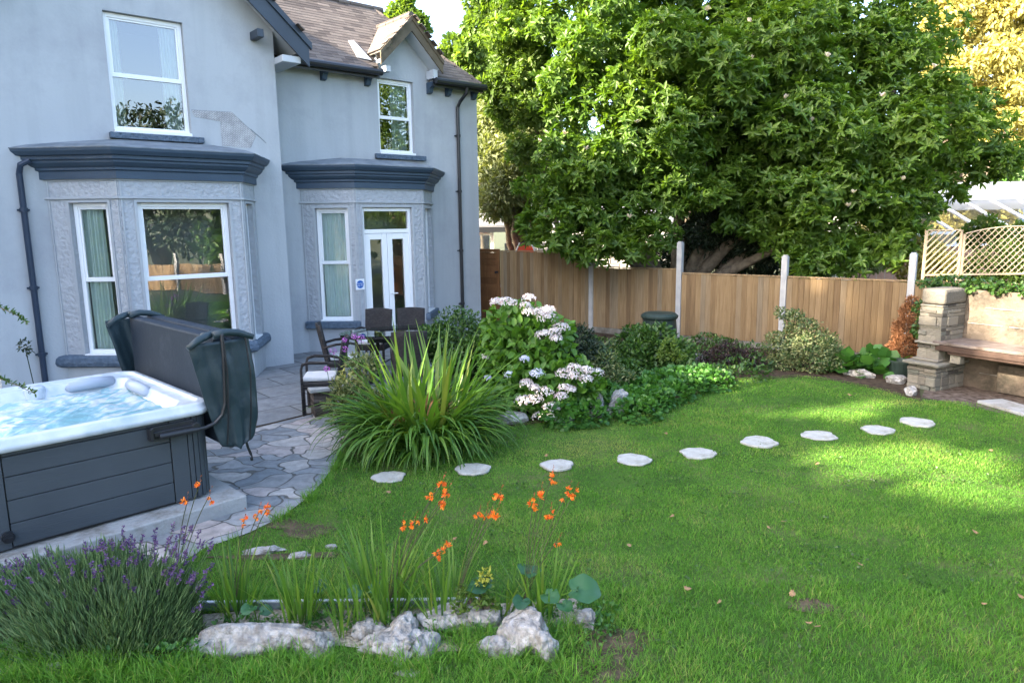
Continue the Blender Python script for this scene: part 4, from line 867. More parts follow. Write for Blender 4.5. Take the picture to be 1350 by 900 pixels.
# glasshouse, right background
gh=thing('glasshouse',V3(14,20,0),'long lean-to glasshouse with white glazing bars over a low brick wall','greenhouse')
y0=19.5; xs=np.arange(9.6,19.0,.85)
mb=MB(); mb.hexa((9.5,y0,0),V3(10,0,0),V3(0,.2,0),UP*1.45); mb.build('brick_wall',brickm('warm brick',(.38,.2,.13),(.45,.26,.18),(.4,.36,.3),.23,.075,.008,rot=0),gh)
mb=MB(); 
for x in xs: mb.hexa((x,y0-.05,1.45),V3(.05,0,0),V3(0,.06,0),UP*.36); mb.hexa((x,y0-.05,1.8),V3(.05,0,0),V3(0,2.6,.95),UP*.05)
mb.hexa((9.5,y0-.06,1.78),V3(10,0,0),V3(0,.08,0),UP*.08); mb.hexa((9.5,y0-.06,1.45),V3(10,0,0),V3(0,.08,0),UP*.06); mb.hexa((9.5,y0+2.5,2.75),V3(10,0,0),V3(0,.1,0),UP*.1)
mb.build('glazing_bar',M['gframe'],gh)
mb=MB(); mb.add([(9.5,y0-.02,1.82),(19.5,y0-.02,1.82),(19.5,y0+2.6,2.77),(9.5,y0+2.6,2.77)],[(0,1,2,3)]); mb.add([(9.5,y0+.01,1.5),(19.5,y0+.01,1.5),(19.5,y0+.01,1.8),(9.5,y0+.01,1.8)],[(0,1,2,3)]); mb.build('glass_roof',M['ghglass'],gh)
mb=MB(); mb.hexa((9.5,y0+2.75,0),V3(10,0,0),V3(0,.3,0),UP*3.3); mb.build('rear_wall',mat('white rendered wall',(.7,.68,.63),(.76,.74,.7),2,.8),gh)
# lattice panels above the ivy
def lattice(P0,e,L,z0,z1,kind,label,arch=0,gap=.12):
    t=thing('trellis_panel',P0,label,'trellis','trellis panels behind the garden wall'); fr=Fr(P0,e,np.cross(nrm(e),UP)); mb=MB()
    w=.011
    top=lambda a: z1+arch*(1-((a-L/2)/(L/2))**2)
    for s in ((1,-1) if kind=='x' else (1,)):
        k=-(z1-z0+arch)
        while k<L:
            pts=[]
            for q in np.linspace(0,z1-z0+arch,40):
                a=k+q if s==1 else k+(z1-z0+arch)-q
                if 0<=a<=L and z0+q<=top(a): pts.append((a,z0+q))
            if len(pts)>1:
                p,q=fr(pts[0][0],0,pts[0][1]),fr(pts[-1][0],0,pts[-1][1]); d=nrm(q-p); mb.hexa(p+fr.n*(.012*s),d*np.linalg.norm(q-p),fr.n*.01,np.cross(fr.n,d)*w*(1.0 if kind=='x' else 1.9))
            k+=gap
    mb.build('lattice',M['lattice'],t)
    mb=MB(); fr.box(mb,-.018,.018,-.02,.02,0,z1); fr.box(mb,L-.018,L+.018,-.02,.02,0,z1); 
    A=np.linspace(.03,L-.03,14)
    for p,q in zip(A,A[1:]): mb.tube([fr(p,.0,top(p)),fr(q,0,top(q))],.013,5)
    fr.box(mb,.03,L-.03,-.02,.02,z0-.03,z0); mb.build('trellis_frame',M['lattice'],t)
X=lambda px,Y: V3(at(px,300,Y)[0],Y,0)
lattice(X(1222,12.6),V3(1,0,0),X(1268,12.6)[0]-X(1222,12.6)[0],1.25,2.02,'d','pale trellis panel of slanting parallel slats, left of the arched one')
lattice(X(1272,12.6),V3(1,0,0),1.85,1.25,1.95,'x','pale arched trellis panel of crossed slats above the stone bench wall',arch=.12)
# ============================================================ VEGETATION HELPERS
def pb(px,py,Y,r,ry=None,rz=None):
    c=at(px,py,Y); k=Y/F; return (c[0],c[1],c[2],r*k,(ry or r)*k,(rz or r)*k)
def blades(name,pos,az,el,bend,ln,wd,tint,m,parent=None,seg=4,local=False,fold=0.,twist=None):
    n=len(pos); s=np.linspace(0,1,seg+1); P=np.zeros((n,seg+1,3)); P[:,0]=pos; e=el[:,None]-bend[:,None]*(s[None]**1.3)
    for k in range(seg):
        a=(e[:,k]+e[:,k+1])/2; st=(ln/seg)[:,None]*np.stack([np.cos(az)*np.cos(a),np.sin(az)*np.cos(a),np.sin(a)],1); P[:,k+1]=P[:,k]+st
    wdt=wd[:,None]*np.minimum(1,(1.02-s[None])*2.2)*np.minimum(1,.55+s[None]*1.5)/2; wdt[:,-1]=wd*.03
    ta_=az+pi/2+(twist if twist is not None else 0); side=np.stack([np.cos(ta_),np.sin(ta_),np.zeros(n)],1)[:,None,:]*wdt[:,:,None]
    L=P-side; R=P+side
    if fold: mid=P.copy(); mid[:,:,2]-=wdt*fold; V=np.stack([L,mid,R],2).reshape(n,-1,3); K=3; q=[]
    else: V=np.stack([L,R],2).reshape(n,-1,3); K=2; q=[]
    for k in range(seg):
        for j in range(K-1): q.append((k*K+j,k*K+j+1,(k+1)*K+j+1,(k+1)*K+j))
    nv_=V.shape[1]; f=(np.array(q)[None]+(np.arange(n)*nv_)[:,None,None]).reshape(-1); nf=n*len(q)
    me=bpy.data.meshes.new(name); me.vertices.add(n*nv_); me.vertices.foreach_set('co',V.astype(np.float32).ravel())
    me.loops.add(nf*4); me.loops.foreach_set('vertex_index',f.astype(np.int32)); me.polygons.add(nf)
    me.polygons.foreach_set('loop_start',(np.arange(nf)*4).astype(np.int32)); me.polygons.foreach_set('loop_total',np.full(nf,4,np.int32))
    a=me.attributes.new('tint','FLOAT','POINT'); a.data.foreach_set('value',np.repeat(np.clip(tint,0,1),nv_).astype(np.float32))
    me.update(calc_edges=True); return link(name,me,m,parent,False,local)
U=rng.uniform
def clump(name,c,n,h,spread,w,m,parent,el=(1.1,1.55),bend=(.2,1.1),rad=.1,seg=6,tb_=.5):
    pos=np.zeros((n,3)); a=U(0,2*pi,n); r=rad*np.sqrt(U(0,1,n)); pos[:,0]=c[0]+r*np.cos(a); pos[:,1]=c[1]+r*np.sin(a); pos[:,2]=c[2]
    az=a+U(-.7,.7,n); return blades(name,pos,az,U(*el,n),U(*bend,n),h*U(.6,1.1,n),w*U(.7,1.2,n),rng.normal(tb_,.22,n),m,parent,seg,fold=.5,twist=U(-.5,.5,n))
def trunk(name,base,tips,r0,m,parent,r1=.03,wob=.15,seed=0):
    mb=MB(); rr=random.Random(seed)
    for tp in tips:
        base=np.asarray(base,float); tp=np.asarray(tp,float); n=7; pts=[]; rad=[]
        for i in range(n+1):
            s=i/n; p=base+(tp-base)*V3(s**1.5,s**1.5,s); p=p+V3(rr.uniform(-1,1),rr.uniform(-1,1),0)*wob*s*(1-s)*2; pts.append(p); rad.append(r0*(1-s)**.8+r1)
        mb.tube(pts,rad,8)
    return mb.build(name,m,parent,smooth=True)
def tree(nm,base,blobs,n,size,m,label,cat='tree',whorl=0,tmpl=LQ,r0=.15,up=.5,jit=.8,group=None,tips=None,hole=None,tintbias=0,droop=0,shell=.55,seed=0,bark='bark'):
    t=thing(nm,base,label,cat,group)
    if nm in('golden_tree','leafy_tree','bushy_tree'): blobs=clumpify(blobs,10,.38,.55,3)
    foliage('crown',blobs,n,size,M[m],t,tmpl,up,jit,whorl,shell,hole,tintbias,droop)
    tp=tips if tips is not None else [b[:3] for b in blobs[::max(1,len(blobs)//7)]]
    trunk('trunk',base,tp,r0,M[bark],t,seed=seed); return t
def shrub(nm,base,blobs,n,size,m,label,cat='shrub',whorl=0,tmpl=LQ,up=.5,jit=.8,stems=True,**k):
    t=thing(nm,(base[0],base[1],0),label,cat)
    if stems and nm not in('hydrangea',): fb_=clumpify(blobs,7,.42,.75,5)
    else: fb_=blobs
    foliage('foliage',fb_,n,size,M[m],t,tmpl,up,jit,whorl,**k)
    if stems: trunk('stem',(base[0],base[1],0),[b[:3] for b in blobs[:6]],.018,M['bark'],t,r1=.005,wob=.04)
    return t
# ============================================================ SUN GEOMETRY
SE=radians(27); sxy=nrm(V3(-.90,-.43,0)) ; SUN=sxy*cos(SE)+UP*sin(SE)
# ============================================================ MAGNOLIA
magb=[pb(*b) for b in ((715,25,16,62),(772,272,14.3,38),(805,250,14.6,42),(745,115,14.8,58),(800,55,15,85),(765,215,13.9,58),(835,175,13.8,75),(722,262,14.0,44),(765,305,13.7,42),(850,262,13.9,66),(825,308,13.8,36),(905,115,14.7,105),(890,215,14.3,66),(965,60,15.6,125),(1000,165,14.7,85),(1060,120,14.6,105),(1060,245,14.0,82),(1010,275,14.1,52),(1120,195,14.1,95),(1105,295,13.7,62),(1165,275,13.7,58),(1180,120,14.6,68),(1245,150,14.6,68),(1297,180,14.6,50),(1305,215,14.6,36),(1235,225,14.2,52),(1130,40,15.4,66),(1050,325,13.7,34),(1150,330,13.6,32),(790,322,13.3,32),(745,318,13.5,28),(862,312,13.4,34),(700,298,14.2,28),(830,325,13.2,22),(1085,335,13.2,30),(1125,340,13.1,28),(1165,330,13.1,28),(1060,345,13.2,20),(1195,300,13.4,34),
 (800,-60,16,120),(950,-90,16.5,160),(1070,-50,16,90),(870,120,17.4,150),(1040,130,17.4,150),(960,220,17,80))]
MB_=V3(3.75,16.2,0)
mag=tree('magnolia_tree',MB_,clumpify(magb,13,.36,.6),27000,.155,'mag','large spreading broad-leaved tree with scattered pale blooms overhanging the timber fence',whorl=7,tmpl=leafT(.36,.05,.16),r0=.16,up=.6,jit=.9,tips=[magb[i][:3] for i in (7,5,11,13,15,18,21,25,33,19)],seed=2)
def front(px,py,blobs):
    d=ray(px,py); best=None
    for b in blobs:
        c=np.array(b[:3]); r=np.array(b[3:6]); o=(CP-c)/r; q=d/r; A=q@q; B=o@q; Cc=o@o-1; dd=B*B-A*Cc
        if dd>0:
            t=(-B-sqrt(dd))/A; best=t if best is None or t<best else best
    return None if best is None else CP+d*best
for (px,py) in ((712,190),(745,180),(773,200),(815,92),(872,34),(932,17),(988,33),(990,82),(840,165),(1190,240),(1125,257),(1091,78),(830,290),(1163,130),(1070,163),(1035,133),(720,290),(960,90),(1232,92),(1118,275)):
    p=front(px,py,magb)
    if p is None: continue
    n=9; a=U(0,2*pi,n); d=np.stack([np.cos(a)*.7,np.sin(a)*.7,U(.3,1.2,n)],1)
    bulk('blossom',*leafT(.55,.12,-.1),np.repeat([p+nrm(CP-p)*.05+UP*.03],n,0),frames(d,np.repeat([UP],n,0)+.01),U(.07,.11,n),U(0,1,n),M['magfl'],mag)
# ============================================================ BACKGROUND TREES
tree('pale_tree',V3(.3,21,0),[pb(*b) for b in ((665,150,20.5,36),(650,210,20,34),(690,215,20.5,40),(655,262,20,30),(700,275,20.5,36),(640,170,21,30),(705,160,21,36))]+[pb(670,130,20,34),pb(690,190,19.5,34),pb(670,240,19.5,34)],22000,.16,'pale','pale olive feathery tree between the house corner and the large leafy tree',tmpl=leafT(.35),r0=.12,up=.7,jit=.8)
tree('bushy_tree',V3(-1.2,31,0),[pb(*b) for b in ((615,75,30,34),(590,95,30,26),(640,60,31,34),(648,110,30,34),(610,120,30,40),(655,20,31,26))],14000,.28,'lime','sunlit yellow-green tree rising just right of the roof end',tmpl=leafT(.5),r0=.2)
tree('distant_tree',V3(-9,62,0),[pb(530,22,60,17),pb(520,30,60,14),pb(545,40,60,22),pb(535,5,60,9),pb(500,60,60,30)],5000,.5,'lime','distant tree top showing over the main roof ridge beside the small gable',tmpl=leafT(.5),r0=.3)
tree('golden_tree',V3(19.5,31,0),[pb(*b) for b in ((1240,25,30,40),(1290,0,30,60),(1350,20,30,60),(1250,80,29.5,45),(1310,90,29,60),(1360,110,29,50),(1340,170,29,50),(1290,150,30,44),(1380,60,30,60),(1230,-20,31,24),(1300,-50,31,50))],26000,.26,'gold','tall golden sunlit tree at the top right behind the large leafy tree',tmpl=leafT(.4),r0=.3,up=.3,droop=.5)
tree('maple_tree',V3(5.6,19,0),[pb(975,285,18.5,26),pb(990,265,18.5,20),pb(960,300,18.5,20)],3500,.11,'maple','small dark red maple glimpsed through the gap under the large tree',tmpl=leafT(.6),r0=.05)
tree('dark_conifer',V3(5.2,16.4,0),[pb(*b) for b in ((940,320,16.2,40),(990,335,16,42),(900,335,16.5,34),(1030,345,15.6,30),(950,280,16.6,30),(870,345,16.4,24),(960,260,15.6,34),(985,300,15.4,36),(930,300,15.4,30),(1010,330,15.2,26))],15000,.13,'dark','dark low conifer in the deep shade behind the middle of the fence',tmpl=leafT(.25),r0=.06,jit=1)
for i,(px,py,Y,r,mm,lb) in enumerate(((1075,345,17,22,'lime','sunlit bush behind the third fence post'),(1135,335,18,26,'pale','pale sunlit bush behind the last fence panel'),(1300,300,15.2,24,'lime','bright yellow-green climber in front of the glasshouse'),(1345,310,15.4,24,'lime','bright climber at the right edge before the glasshouse'),(1222,335,13.6,34,'gold','golden sunlit bush behind the slatted trellis panel'),(1320,340,13.3,34,'lime','fresh green bush behind the arched trellis panel'))):
    b=[pb(px,py,Y,r),pb(px-r*.7,py+r*.5,Y,r*.7),pb(px+r*.8,py+r*.4,Y,r*.7)]; shrub('bush',b[0],b,2600,.09,mm,lb,'bush',tmpl=leafT(.5),up=.7)
tree('leafy_tree',V3(1.4,17.8,0),[pb(*b) for b in ((655,35,17,34),(680,15,17,40),(670,80,16.8,36),(690,115,16.8,30),(652,110,17,22),(640,-10,17,36),(700,60,16.6,34),(692,150,17,34),(664,145,17.4,26),(700,195,17,28))],17000,.14,'lime','bright yellow-green leafy tree between the roof end and the big spreading tree',tmpl=leafT(.4),r0=.05,tips=[pb(680,80,17,5)[:3]])
# far wooded backdrop
wb=[]
for i in range(26):
    px=560+i*34+random.uniform(-8,8); wb.append(pb(px,random.uniform(180,235) if px<1180 else random.uniform(190,235),46+random.uniform(-3,3),random.uniform(32,52)))
foliage('woodland',wb,26000,.42,M['shrub'],None,leafT(.6),up=.5); tag(bpy.data.objects['woodland'],kind='stuff')
fw=thing('white_cottage',V3(3,40,0),'pale wall of a distant cottage glimpsed through the leaves under the big tree','building')
mb=MB(); mb.hexa((.2,38,0),V3(9,0,0),V3(0,4,0),UP*2.0); mb.build('wall',mat('cream wall',(.34,.33,.3),(.4,.39,.36),2,.8),fw); mb=MB(); mb.prism([V3(.0,37.8,2.0),V3(.0,42.2,2.0),V3(.0,40,3.4)],V3(9.4,0,0)); mb.build('roof',M['slate2'],fw)
# ============================================================ UNSEEN TREES LEFT OF THE HOUSE (added to shade the garden) - holes cut for sun patches
e1=nrm(np.cross(UP,SUN)); e2=nrm(np.cross(SUN,e1))
gaps=[]  # crown holes placed so sun patches land on chosen spots
def gap(p,r1,r2=None): p=np.asarray(p,float); gaps.append((p@e1,p@e2,r1,r2 or r1))
for px,py,r in ((1000,508,.26),(960,515,.2),(1030,545,.36),(1080,548,.3),(1120,551,.26),(990,543,.2),(1150,531,.3),(1180,532,.22),(1110,605,.34),(1170,600,.4),(1230,595,.3),(1150,620,.26),(1234,650,.3),(1270,655,.24),(1327,640,.4),(1345,660,.4),(1061,587,.22),(1310,610,.2)):
    gap(G(px,py),r*.7,r*.3)
for e,z,r in ((-4.3,1.0,.3),(-3.9,.9,.4),(-3.5,1.0,.4),(-4.4,.4,.2),(-4.1,.35,.25),(-3.8,.66,.3),(-3.0,.9,.5),(-5.2,1.2,.10),(-5.2,.75,.12)): gap(Q(e,-9.9,z),r)
for a,z,r in ((2.2*SP,.9,.05),(2.45*SP,.95,.14),(2.6*SP,.5,.12),(2.35*SP,1.1,.08),(2.75*SP,.4,.15),(2.85*SP,.7,.09),(2.6*SP,.85,.10),(2.3*SP,1.15,.09)): gap(FF(a,0,z),r*.6-.10,r*.6-.10)
gap(at(1075,460,10.4),.16); gap(at(1190,462,10.6),.16); gap(at(740,525,7.9),.10); gap(at(510,505,7.0),.16,.09); gap(at(455,500,7.9),.16); gap(at(560,500,6.9),.10); gap(at(705,420,8.6),.2); gap(at(890,455,9.6),.10); gap(at(700,540,7.8),.16,.07)
gr=np.array(gaps)
def hole(p):
    x=p@e1; y=p@e2; k=np.ones(len(p),bool)
    for a,b,r1,r2 in gr: k&=((x-a)/(r1+.27))**2+((y-b)/(r2+.25))**2>1
    # open sky towards the large tree's crown and the fence top
    return k
SX=-16.
def onS(p,x=SX): p=np.asarray(p,float); t=(x-p[0])/SUN[0]; return p+SUN*t
sh=[]  # crown lumps set along the sun line to shade chosen places
for gx,gy in ((-3,4),(-1,4),(1,4),(3,4),(5,4),(7,4),(-3,6.5),(-1,6.5),(1,6.5),(3,6.5),(5,6.5),(7,6.5),(-2,8.5),(0,8.5),(2,8.5),(4,8.5),(6,8),(1,10.2),(3,10.3),(5,10),(0,1),(3,1),(6,1),(-3,1.5),(9,2),(9,5),(-5,9),(-6,8),(5.5,11.3),(1.5,11.8),(3.5,12)):
    q=onS((gx,gy,.0)); sh.append((q[0]+random.uniform(-1.5,1.5),q[1],q[2],1.7,1.45,1.15))
for gx,gy,gz in ((-3.2,5.5,1.2),(-4,7,1.2),(-2,8.5,1.5),(-1,9.3,1)):
    q=onS((gx,gy,gz)); sh.append((q[0],q[1],q[2],1.5,1.3,1.3))
for a in (-2.2,-1.2,-.2,.8,1.8,2.8,3.8,4.8,5.6): q=onS(FF(a,0,.75)); sh.append((q[0]+random.uniform(-1,1),q[1],q[2],1.3,1.0,1.05))
for p in (Q(-5.2,-9.3,.4),Q(-5.2,-9.3,1.0),Q(-4.9,-9.8,1.0)): q=onS(p); sh.append((q[0],q[1],q[2],1.,.5,.6))
for p in ((4.2,12.9,3.0),(4.6,13,4.6),(5.6,13,3),(6.3,13,5.2),(7.5,13,4.0),(8.6,13,4.6),(4.8,14,6.6),(6.5,13.6,6.8),(8.2,13.6,6.0),(9.5,13.5,4.2),(5,14.5,8.5),(7,14.5,8.5),(4.5,12.9,1.9)): q=onS(p); sh.append((q[0]+random.uniform(-1,1),q[1],q[2],1.5,.95,.95))
for p in ((-2.4,5.8,1.2),(-2.9,6.6,1.3),(-2.2,5.2,.8),(-6,9.6,1.2),(-5.5,10,2.6),(-6.2,9,3.2),(-4.6,10.8,2.4),(-2.4,5.5,1.6)): q=onS(p); sh.append((q[0],q[1],q[2],1.4,1.0,1.0))
sh=sorted(sh,key=lambda b:b[1]); k=len(sh)//3
for i in range(3):
    bs=sh[i*k:(i+1)*k if i<2 else None]; cx=np.mean([b[0] for b in bs]); cy=np.mean([b[1] for b in bs])
    tree('shade_tree',V3(cx,cy,0),bs,30000,.42,'shrub',('unseen tree left of the house, crown shaped to shade the garden, first of three','unseen tree left of the house, crown shaped to shade the garden, middle of three','unseen tree left of the house, crown shaped to shade the garden, closest to its gable')[i],tmpl=leafT(.6),r0=.25,hole=hole,jit=1.,seed=i,group='unseen shade trees left of the house')
hg=thing('sky_block_hedge',V3(-13,1,0),'unseen evergreen foliage wall added at the far left to block low sky light','sky_block_hedge')  # out of view, added to keep warm low sky light off the tub
foliage('foliage',[(-13+random.uniform(-.3,.3),-7+i*.9,z,1.0,1.0,1.1) for i in range(18) for z in (.9,2.2,3.4)],16000,.3,M['dark'],hg,leafT(.5),up=.4)
# trees and fence on the camera's right, seen only as reflections in the windows
for i,(x,y,h,mm) in enumerate(((12.5,0.5,6.4,'dark'),(15,-4,7.6,'dark'),(10.5,-6.5,5.2,'shrub'),(18,7,8.6,'lime'),(11.5,3.8,4.2,'shrub'),(-9,-9,7.5,'dark'),(-13,-5,7.5,'shrub'))):
    bs=[(x+random.uniform(-1.6,1.6),y+random.uniform(-1.6,1.6),h*random.uniform(.3,.95),1.6,1.6,1.3) for _ in range(14)]
    tree('garden_tree',V3(x,y,0),bs,8000,.24,mm,('leafy tree beyond the right side of the lawn','dark tall tree beyond the right side of the lawn','leafy tree behind the viewpoint on the right','fresh green tree at the far right of the garden','small leafy tree behind the stone bench wall, off to the right','dark tree behind the viewpoint on the left','leafy tree behind the viewpoint on the far left')[i],tmpl=leafT(.5),r0=.2,seed=i)
rfc=thing('side_fence',V3(9,0,0),'brown timber fence closing the near right side of the garden','fence')
mb=MB(); F2=Fr(V3(8.6,4.6,0),V3(.12,-1,0),V3(-1,-.12,0))
for i in range(100): F2.box(mb,i*.1,i*.1+.097,0,.015+.008*(i%2),.05,1.0,random.random())
mb.build('fence_panel',M['fence'],rfc); mb=MB()
for i in range(6): F2.box(mb,i*1.95,i*1.95+.1,.03,.12,0,1.35)
mb.build('fence_post',M['concrete'],rfc)
# ============================================================ BED PLANTS
shrub('box_shrub',at(605,480,9.4),[pb(605,440,9.4,50),pb(640,450,9.3,34),pb(575,450,9.4,32),pb(600,470,9.3,50),pb(650,475,9.2,34)],9500,.05,'shrub','rounded dark green small-leaved shrub between the patio table and the white hydrangea',tmpl=leafT(.55))
hyb=[pb(695,440,8.7,42),pb(668,430,8.8,32),pb(725,450,8.5,36),pb(680,475,8.5,42),pb(712,500,8.2,44),pb(755,505,8.1,36),pb(690,520,8.1,40),pb(735,530,8.0,34),pb(660,500,8.4,34),pb(775,515,8.1,24),pb(668,455,8.7,40)]
hy=shrub('hydrangea',at(710,520,8.3),hyb,3000,.125,'hydleaf','big hydrangea with fresh green leaves and clusters of white flower heads',tmpl=leafT(.55,.06,.15),up=.6)
heads=((655,398,10),(667,398,12),(678,400,9),(697,393,10),(693,403,9),(699,412,12),(713,412,13),(723,408,10),(721,419,15),(740,432,12),(730,438,10),(717,441,12),(733,446,9),(692,473,8),(671,494,7),(708,492,11),(694,505,10),(704,511,8),(757,486,13),(743,492,12),(756,495,9),(773,488,10),(787,491,11),(772,500,11),(745,511,10),(740,522,10),(753,513,8),(718,517,14),(691,528,14),(704,527,14),(727,537,13),(713,549,13),(724,550,11),(640,470,5),(643,498,5))
M['stem']=mat('dark flower stem',(.06,.06,.03),(.08,.09,.04),20,.7,0)
for i,(px,py,r) in enumerate(heads):
    p=front(px,py,hyb); 
    if p is None or abs(p[1]-8.3)>1: p=at(px,py,8.1)
    p=p+nrm(CP-p)*.03; R=r*p[1]/F; n=int(50+R*900); d=rdir(n); d[:,2]=np.abs(d[:,2])*.9-.15; P=p+d*R*V3(1,1,.75)*U(.8,1.05,n)[:,None]
    t=np.clip(rng.normal(.45,.3,n),0,1)
    bulk('flower_head',*LQ,P+0,frames(np.cross(d,rdir(n)),d+rdir(n)*.4),U(.022,.036,n),t,M['hydblue'] if px in (708,692,671,643) else M['hydfl'],hy)
ph=shrub('phlox',at(470,560,7.9),[pb(462,505,7.9,26),pb(485,530,7.8,32),pb(455,535,7.9,26),pb(480,485,7.9,24),pb(500,545,7.7,24)],2600,.075,'var','slender plant with variegated leaves and small magenta flowers beside the patio chair',tmpl=leafT(.28,.05,.1),up=.2,jit=.9)
for px,py,r in ((439,463,6),(455,460,4.5),(467,443,4.5),(476,447,6.5),(454,448,3.5),(431,486,4.5)):
    p=at(px,py,7.85); R=r*p[1]/F; n=34; d=rdir(n); bulk('flower',*LQ,p+d*R*.8,frames(np.cross(d,rdir(n)),d),U(.018,.03,n),U(0,1,n),M['pink'],ph)
    mb=MB(); mb.tube([p,p+V3(.03,0,-.3),V3(-1.62,7.9,.2)],.004,4); mb.build('flower_stem',M['shrub'],ph)
# big strap-leaved clump
dl=thing('daylily_clump',V3(-.95,6.95,0),'huge clump of long arching strap leaves at the lawn corner by the path','plant')
clump('leaf',V3(-.82,7.1,.05),85,1.24,0,.046,M['strap'],dl,el=(.95,1.52),bend=(.05,.95),rad=.32,seg=7,tb_=.6)
clump('leaf',V3(-1.1,7.1,.05),36,1.12,0,.044,M['strap'],dl,el=(.95,1.5),bend=(.0,.8),rad=.2,seg=7,tb_=.6)
clump('leaf',V3(-.95,7.0,.12),520,.86,0,.034,M['strap'],dl,el=(.7,1.3),bend=(1.3,2.5),rad=.48,seg=9,tb_=.35)
clump('leaf',V3(-.95,6.95,.1),240,.62,0,.028,M['strap'],dl,el=(.3,1.0),bend=(1.0,1.9),rad=.5,seg=8,tb_=.3)
clump('dry_leaf',V3(-.95,7.0,.3),60,.3,0,.02,M['dead'],dl,el=(.3,1.4),bend=(.2,2),rad=.3,seg=5)
# further back in the bed
shrub('fern_shrub',at(760,480,9.6),[pb(762,450,9.6,34),pb(745,465,9.5,24),pb(785,470,9.4,24)],4200,.06,'dark','dark feathery shrub just right of the hydrangea below the first fence post',tmpl=leafT(.3),up=.7)
hs=thing('hosta',at(800,468,11.5)*V3(1,1,0),'dark strappy plant with white leaf edges at the foot of the first full fence panel','plant')
clump('leaf',at(785,470,11.6)*V3(1,1,0),130,.55,0,.04,M['var'],hs,el=(.8,1.3),bend=(1.2,2.3),rad=.22); clump('leaf',at(815,470,11.4)*V3(1,1,0),130,.55,0,.04,M['dark'],hs,el=(.8,1.3),bend=(1.2,2.3),rad=.22)
shrub('mixed_shrub',at(865,500,10.6),[pb(868,449,10.6,34),pb(842,446,10.9,24),pb(895,465,10.3,28),pb(850,475,10.4,34),pb(885,495,10.0,26),pb(835,490,10.2,26)],5200,.085,'shrub','tall glossy green shrub in front of the dark bin by the second post',tmpl=leafT(.5),whorl=0)
shrub('sunlit_spray',at(885,475,9.9),[pb(882,455,10.0,11),pb(875,468,10.0,9),pb(895,470,9.9,8)],420,.06,'lime','small spray of paler leaves for the sunlit part of the glossy shrubs',tmpl=leafT(.5),stems=False)  # sunlit leaves of the shrub, light put in as paler leaf colour
shrub('small_shrub',at(790,500,9.0),[pb(800,480,9.2,26),pb(815,500,9.0,22),pb(785,470,9.4,18)],2400,.055,'var','low pale-edged shrub right of the hydrangea flowers',tmpl=leafT(.35))
gcb=[]
for px,py in ((790,520),(820,512),(850,515),(830,530),(860,530),(885,520),(905,510),(870,505),(895,500),(920,498),(940,505),(775,535),(770,550),(840,545),(745,552)):
    g=G(px,py+8); gcb.append((g[0],g[1],.10,.28,.28,.16))
foliage('ground_cover',gcb,7500,.055,M['ground_leaf'],None,ROUND,up=1.1,jit=.5,shell=.8); tag(bpy.data.objects['ground_cover'],kind='stuff')
gcb=[]
for i in range(60):
    px=random.uniform(660,1000); py=random.uniform(455,505); g=G(px,py); gcb.append((g[0],g[1],.08,.3,.3,.14))
foliage('low_planting',gcb,9000,.06,M['shrub'],None,leafT(.5),up=1.0,jit=.6,shell=.8); tag(bpy.data.objects['low_planting'],kind='stuff')
shrub('purple_shrub',at(962,495,10.7),[pb(960,468,10.8,28),pb(940,478,10.7,22),pb(985,475,10.8,24),pb(1000,485,10.6,16),pb(925,490,10.4,14)],5000,.05,'purple','low dark purple-brown mounded shrub below the third fence panel',tmpl=leafT(.35))
shrub('flecked_shrub',at(1065,497,10.5),[pb(1062,445,10.5,38),pb(1040,455,10.5,28),pb(1090,455,10.4,26),pb(1070,475,10.3,38),pb(1030,480,10.5,20),pb(1050,425,10.6,22)],8500,.045,'var','rounded green shrub flecked with cream leaves against the third post',tmpl=leafT(.5))
bl_=thing('leafy_plant',at(1140,500,9.9)*V3(1,1,0),'low plant with broad round bright green leaves behind the edging stones','plant')
foliage('foliage',[pb(1120,485,10.1,18),pb(1150,478,10.2,20),pb(1170,485,10.1,18),pb(1105,478,10.3,12),pb(1155,495,9.9,16),pb(1135,490,10,16),pb(1085,490,10.2,10)],230,.17,M['ground_leaf'],bl_,ROUND,up=1.4,jit=.3)
dc=thing('dead_conifer',at(1193,478,10.45)*V3(1,1,0),'brown dead dwarf conifer, cone shaped, between the last post and the pillar','conifer')
foliage('foliage',[pb(1193,460,10.45,22),pb(1195,435,10.45,19),pb(1199,412,10.45,13),pb(1202,398,10.45,8),pb(1186,470,10.4,15)],6500,.045,M['dead'],dc,leafT(.3),up=.9,jit=.7)
trunk('trunk',at(1193,488,10.45)*V3(1,1,0),[at(1202,395,10.45)],.03,M['bark'],dc)
mb=MB(); c=G(1186,497); loft([[c+V3(.16*s*cos(a),.16*s*sin(a),z) for a in np.linspace(0,2*pi,20,endpoint=False)] for s,z in ((.8,.0),(1,.22),(1.08,.22),(1.08,.25),(.95,.25),(.9,.2),(0.01,.2))],mb); tag(mb.build('plant_pot',M['green_plastic'],None,origin=c,smooth=False),'small black plant pot on the soil below the dead conifer','pot')
iv=thing('ivy',Q(-4,-10,1.3),'trailing green ivy along the top of the garden wall behind the stone bench','ivy')
ib=[]
for i in range(26): q=Q(-5.6+i*.19,-9.98+random.uniform(-.1,.1),1.34+random.uniform(-.02,.05)); ib.append((q[0],q[1],q[2],.16,.16,.075+.03*random.random()))
for i in range(6): q=Q(-5.5+random.uniform(-.1,.15),-9.85+random.uniform(0,.2),1.1-i*.08); ib.append((q[0],q[1],q[2],.1,.12,.1))
foliage('foliage',ib,5200,.05,M['shrub'],iv,leafT(.8),up=.7)
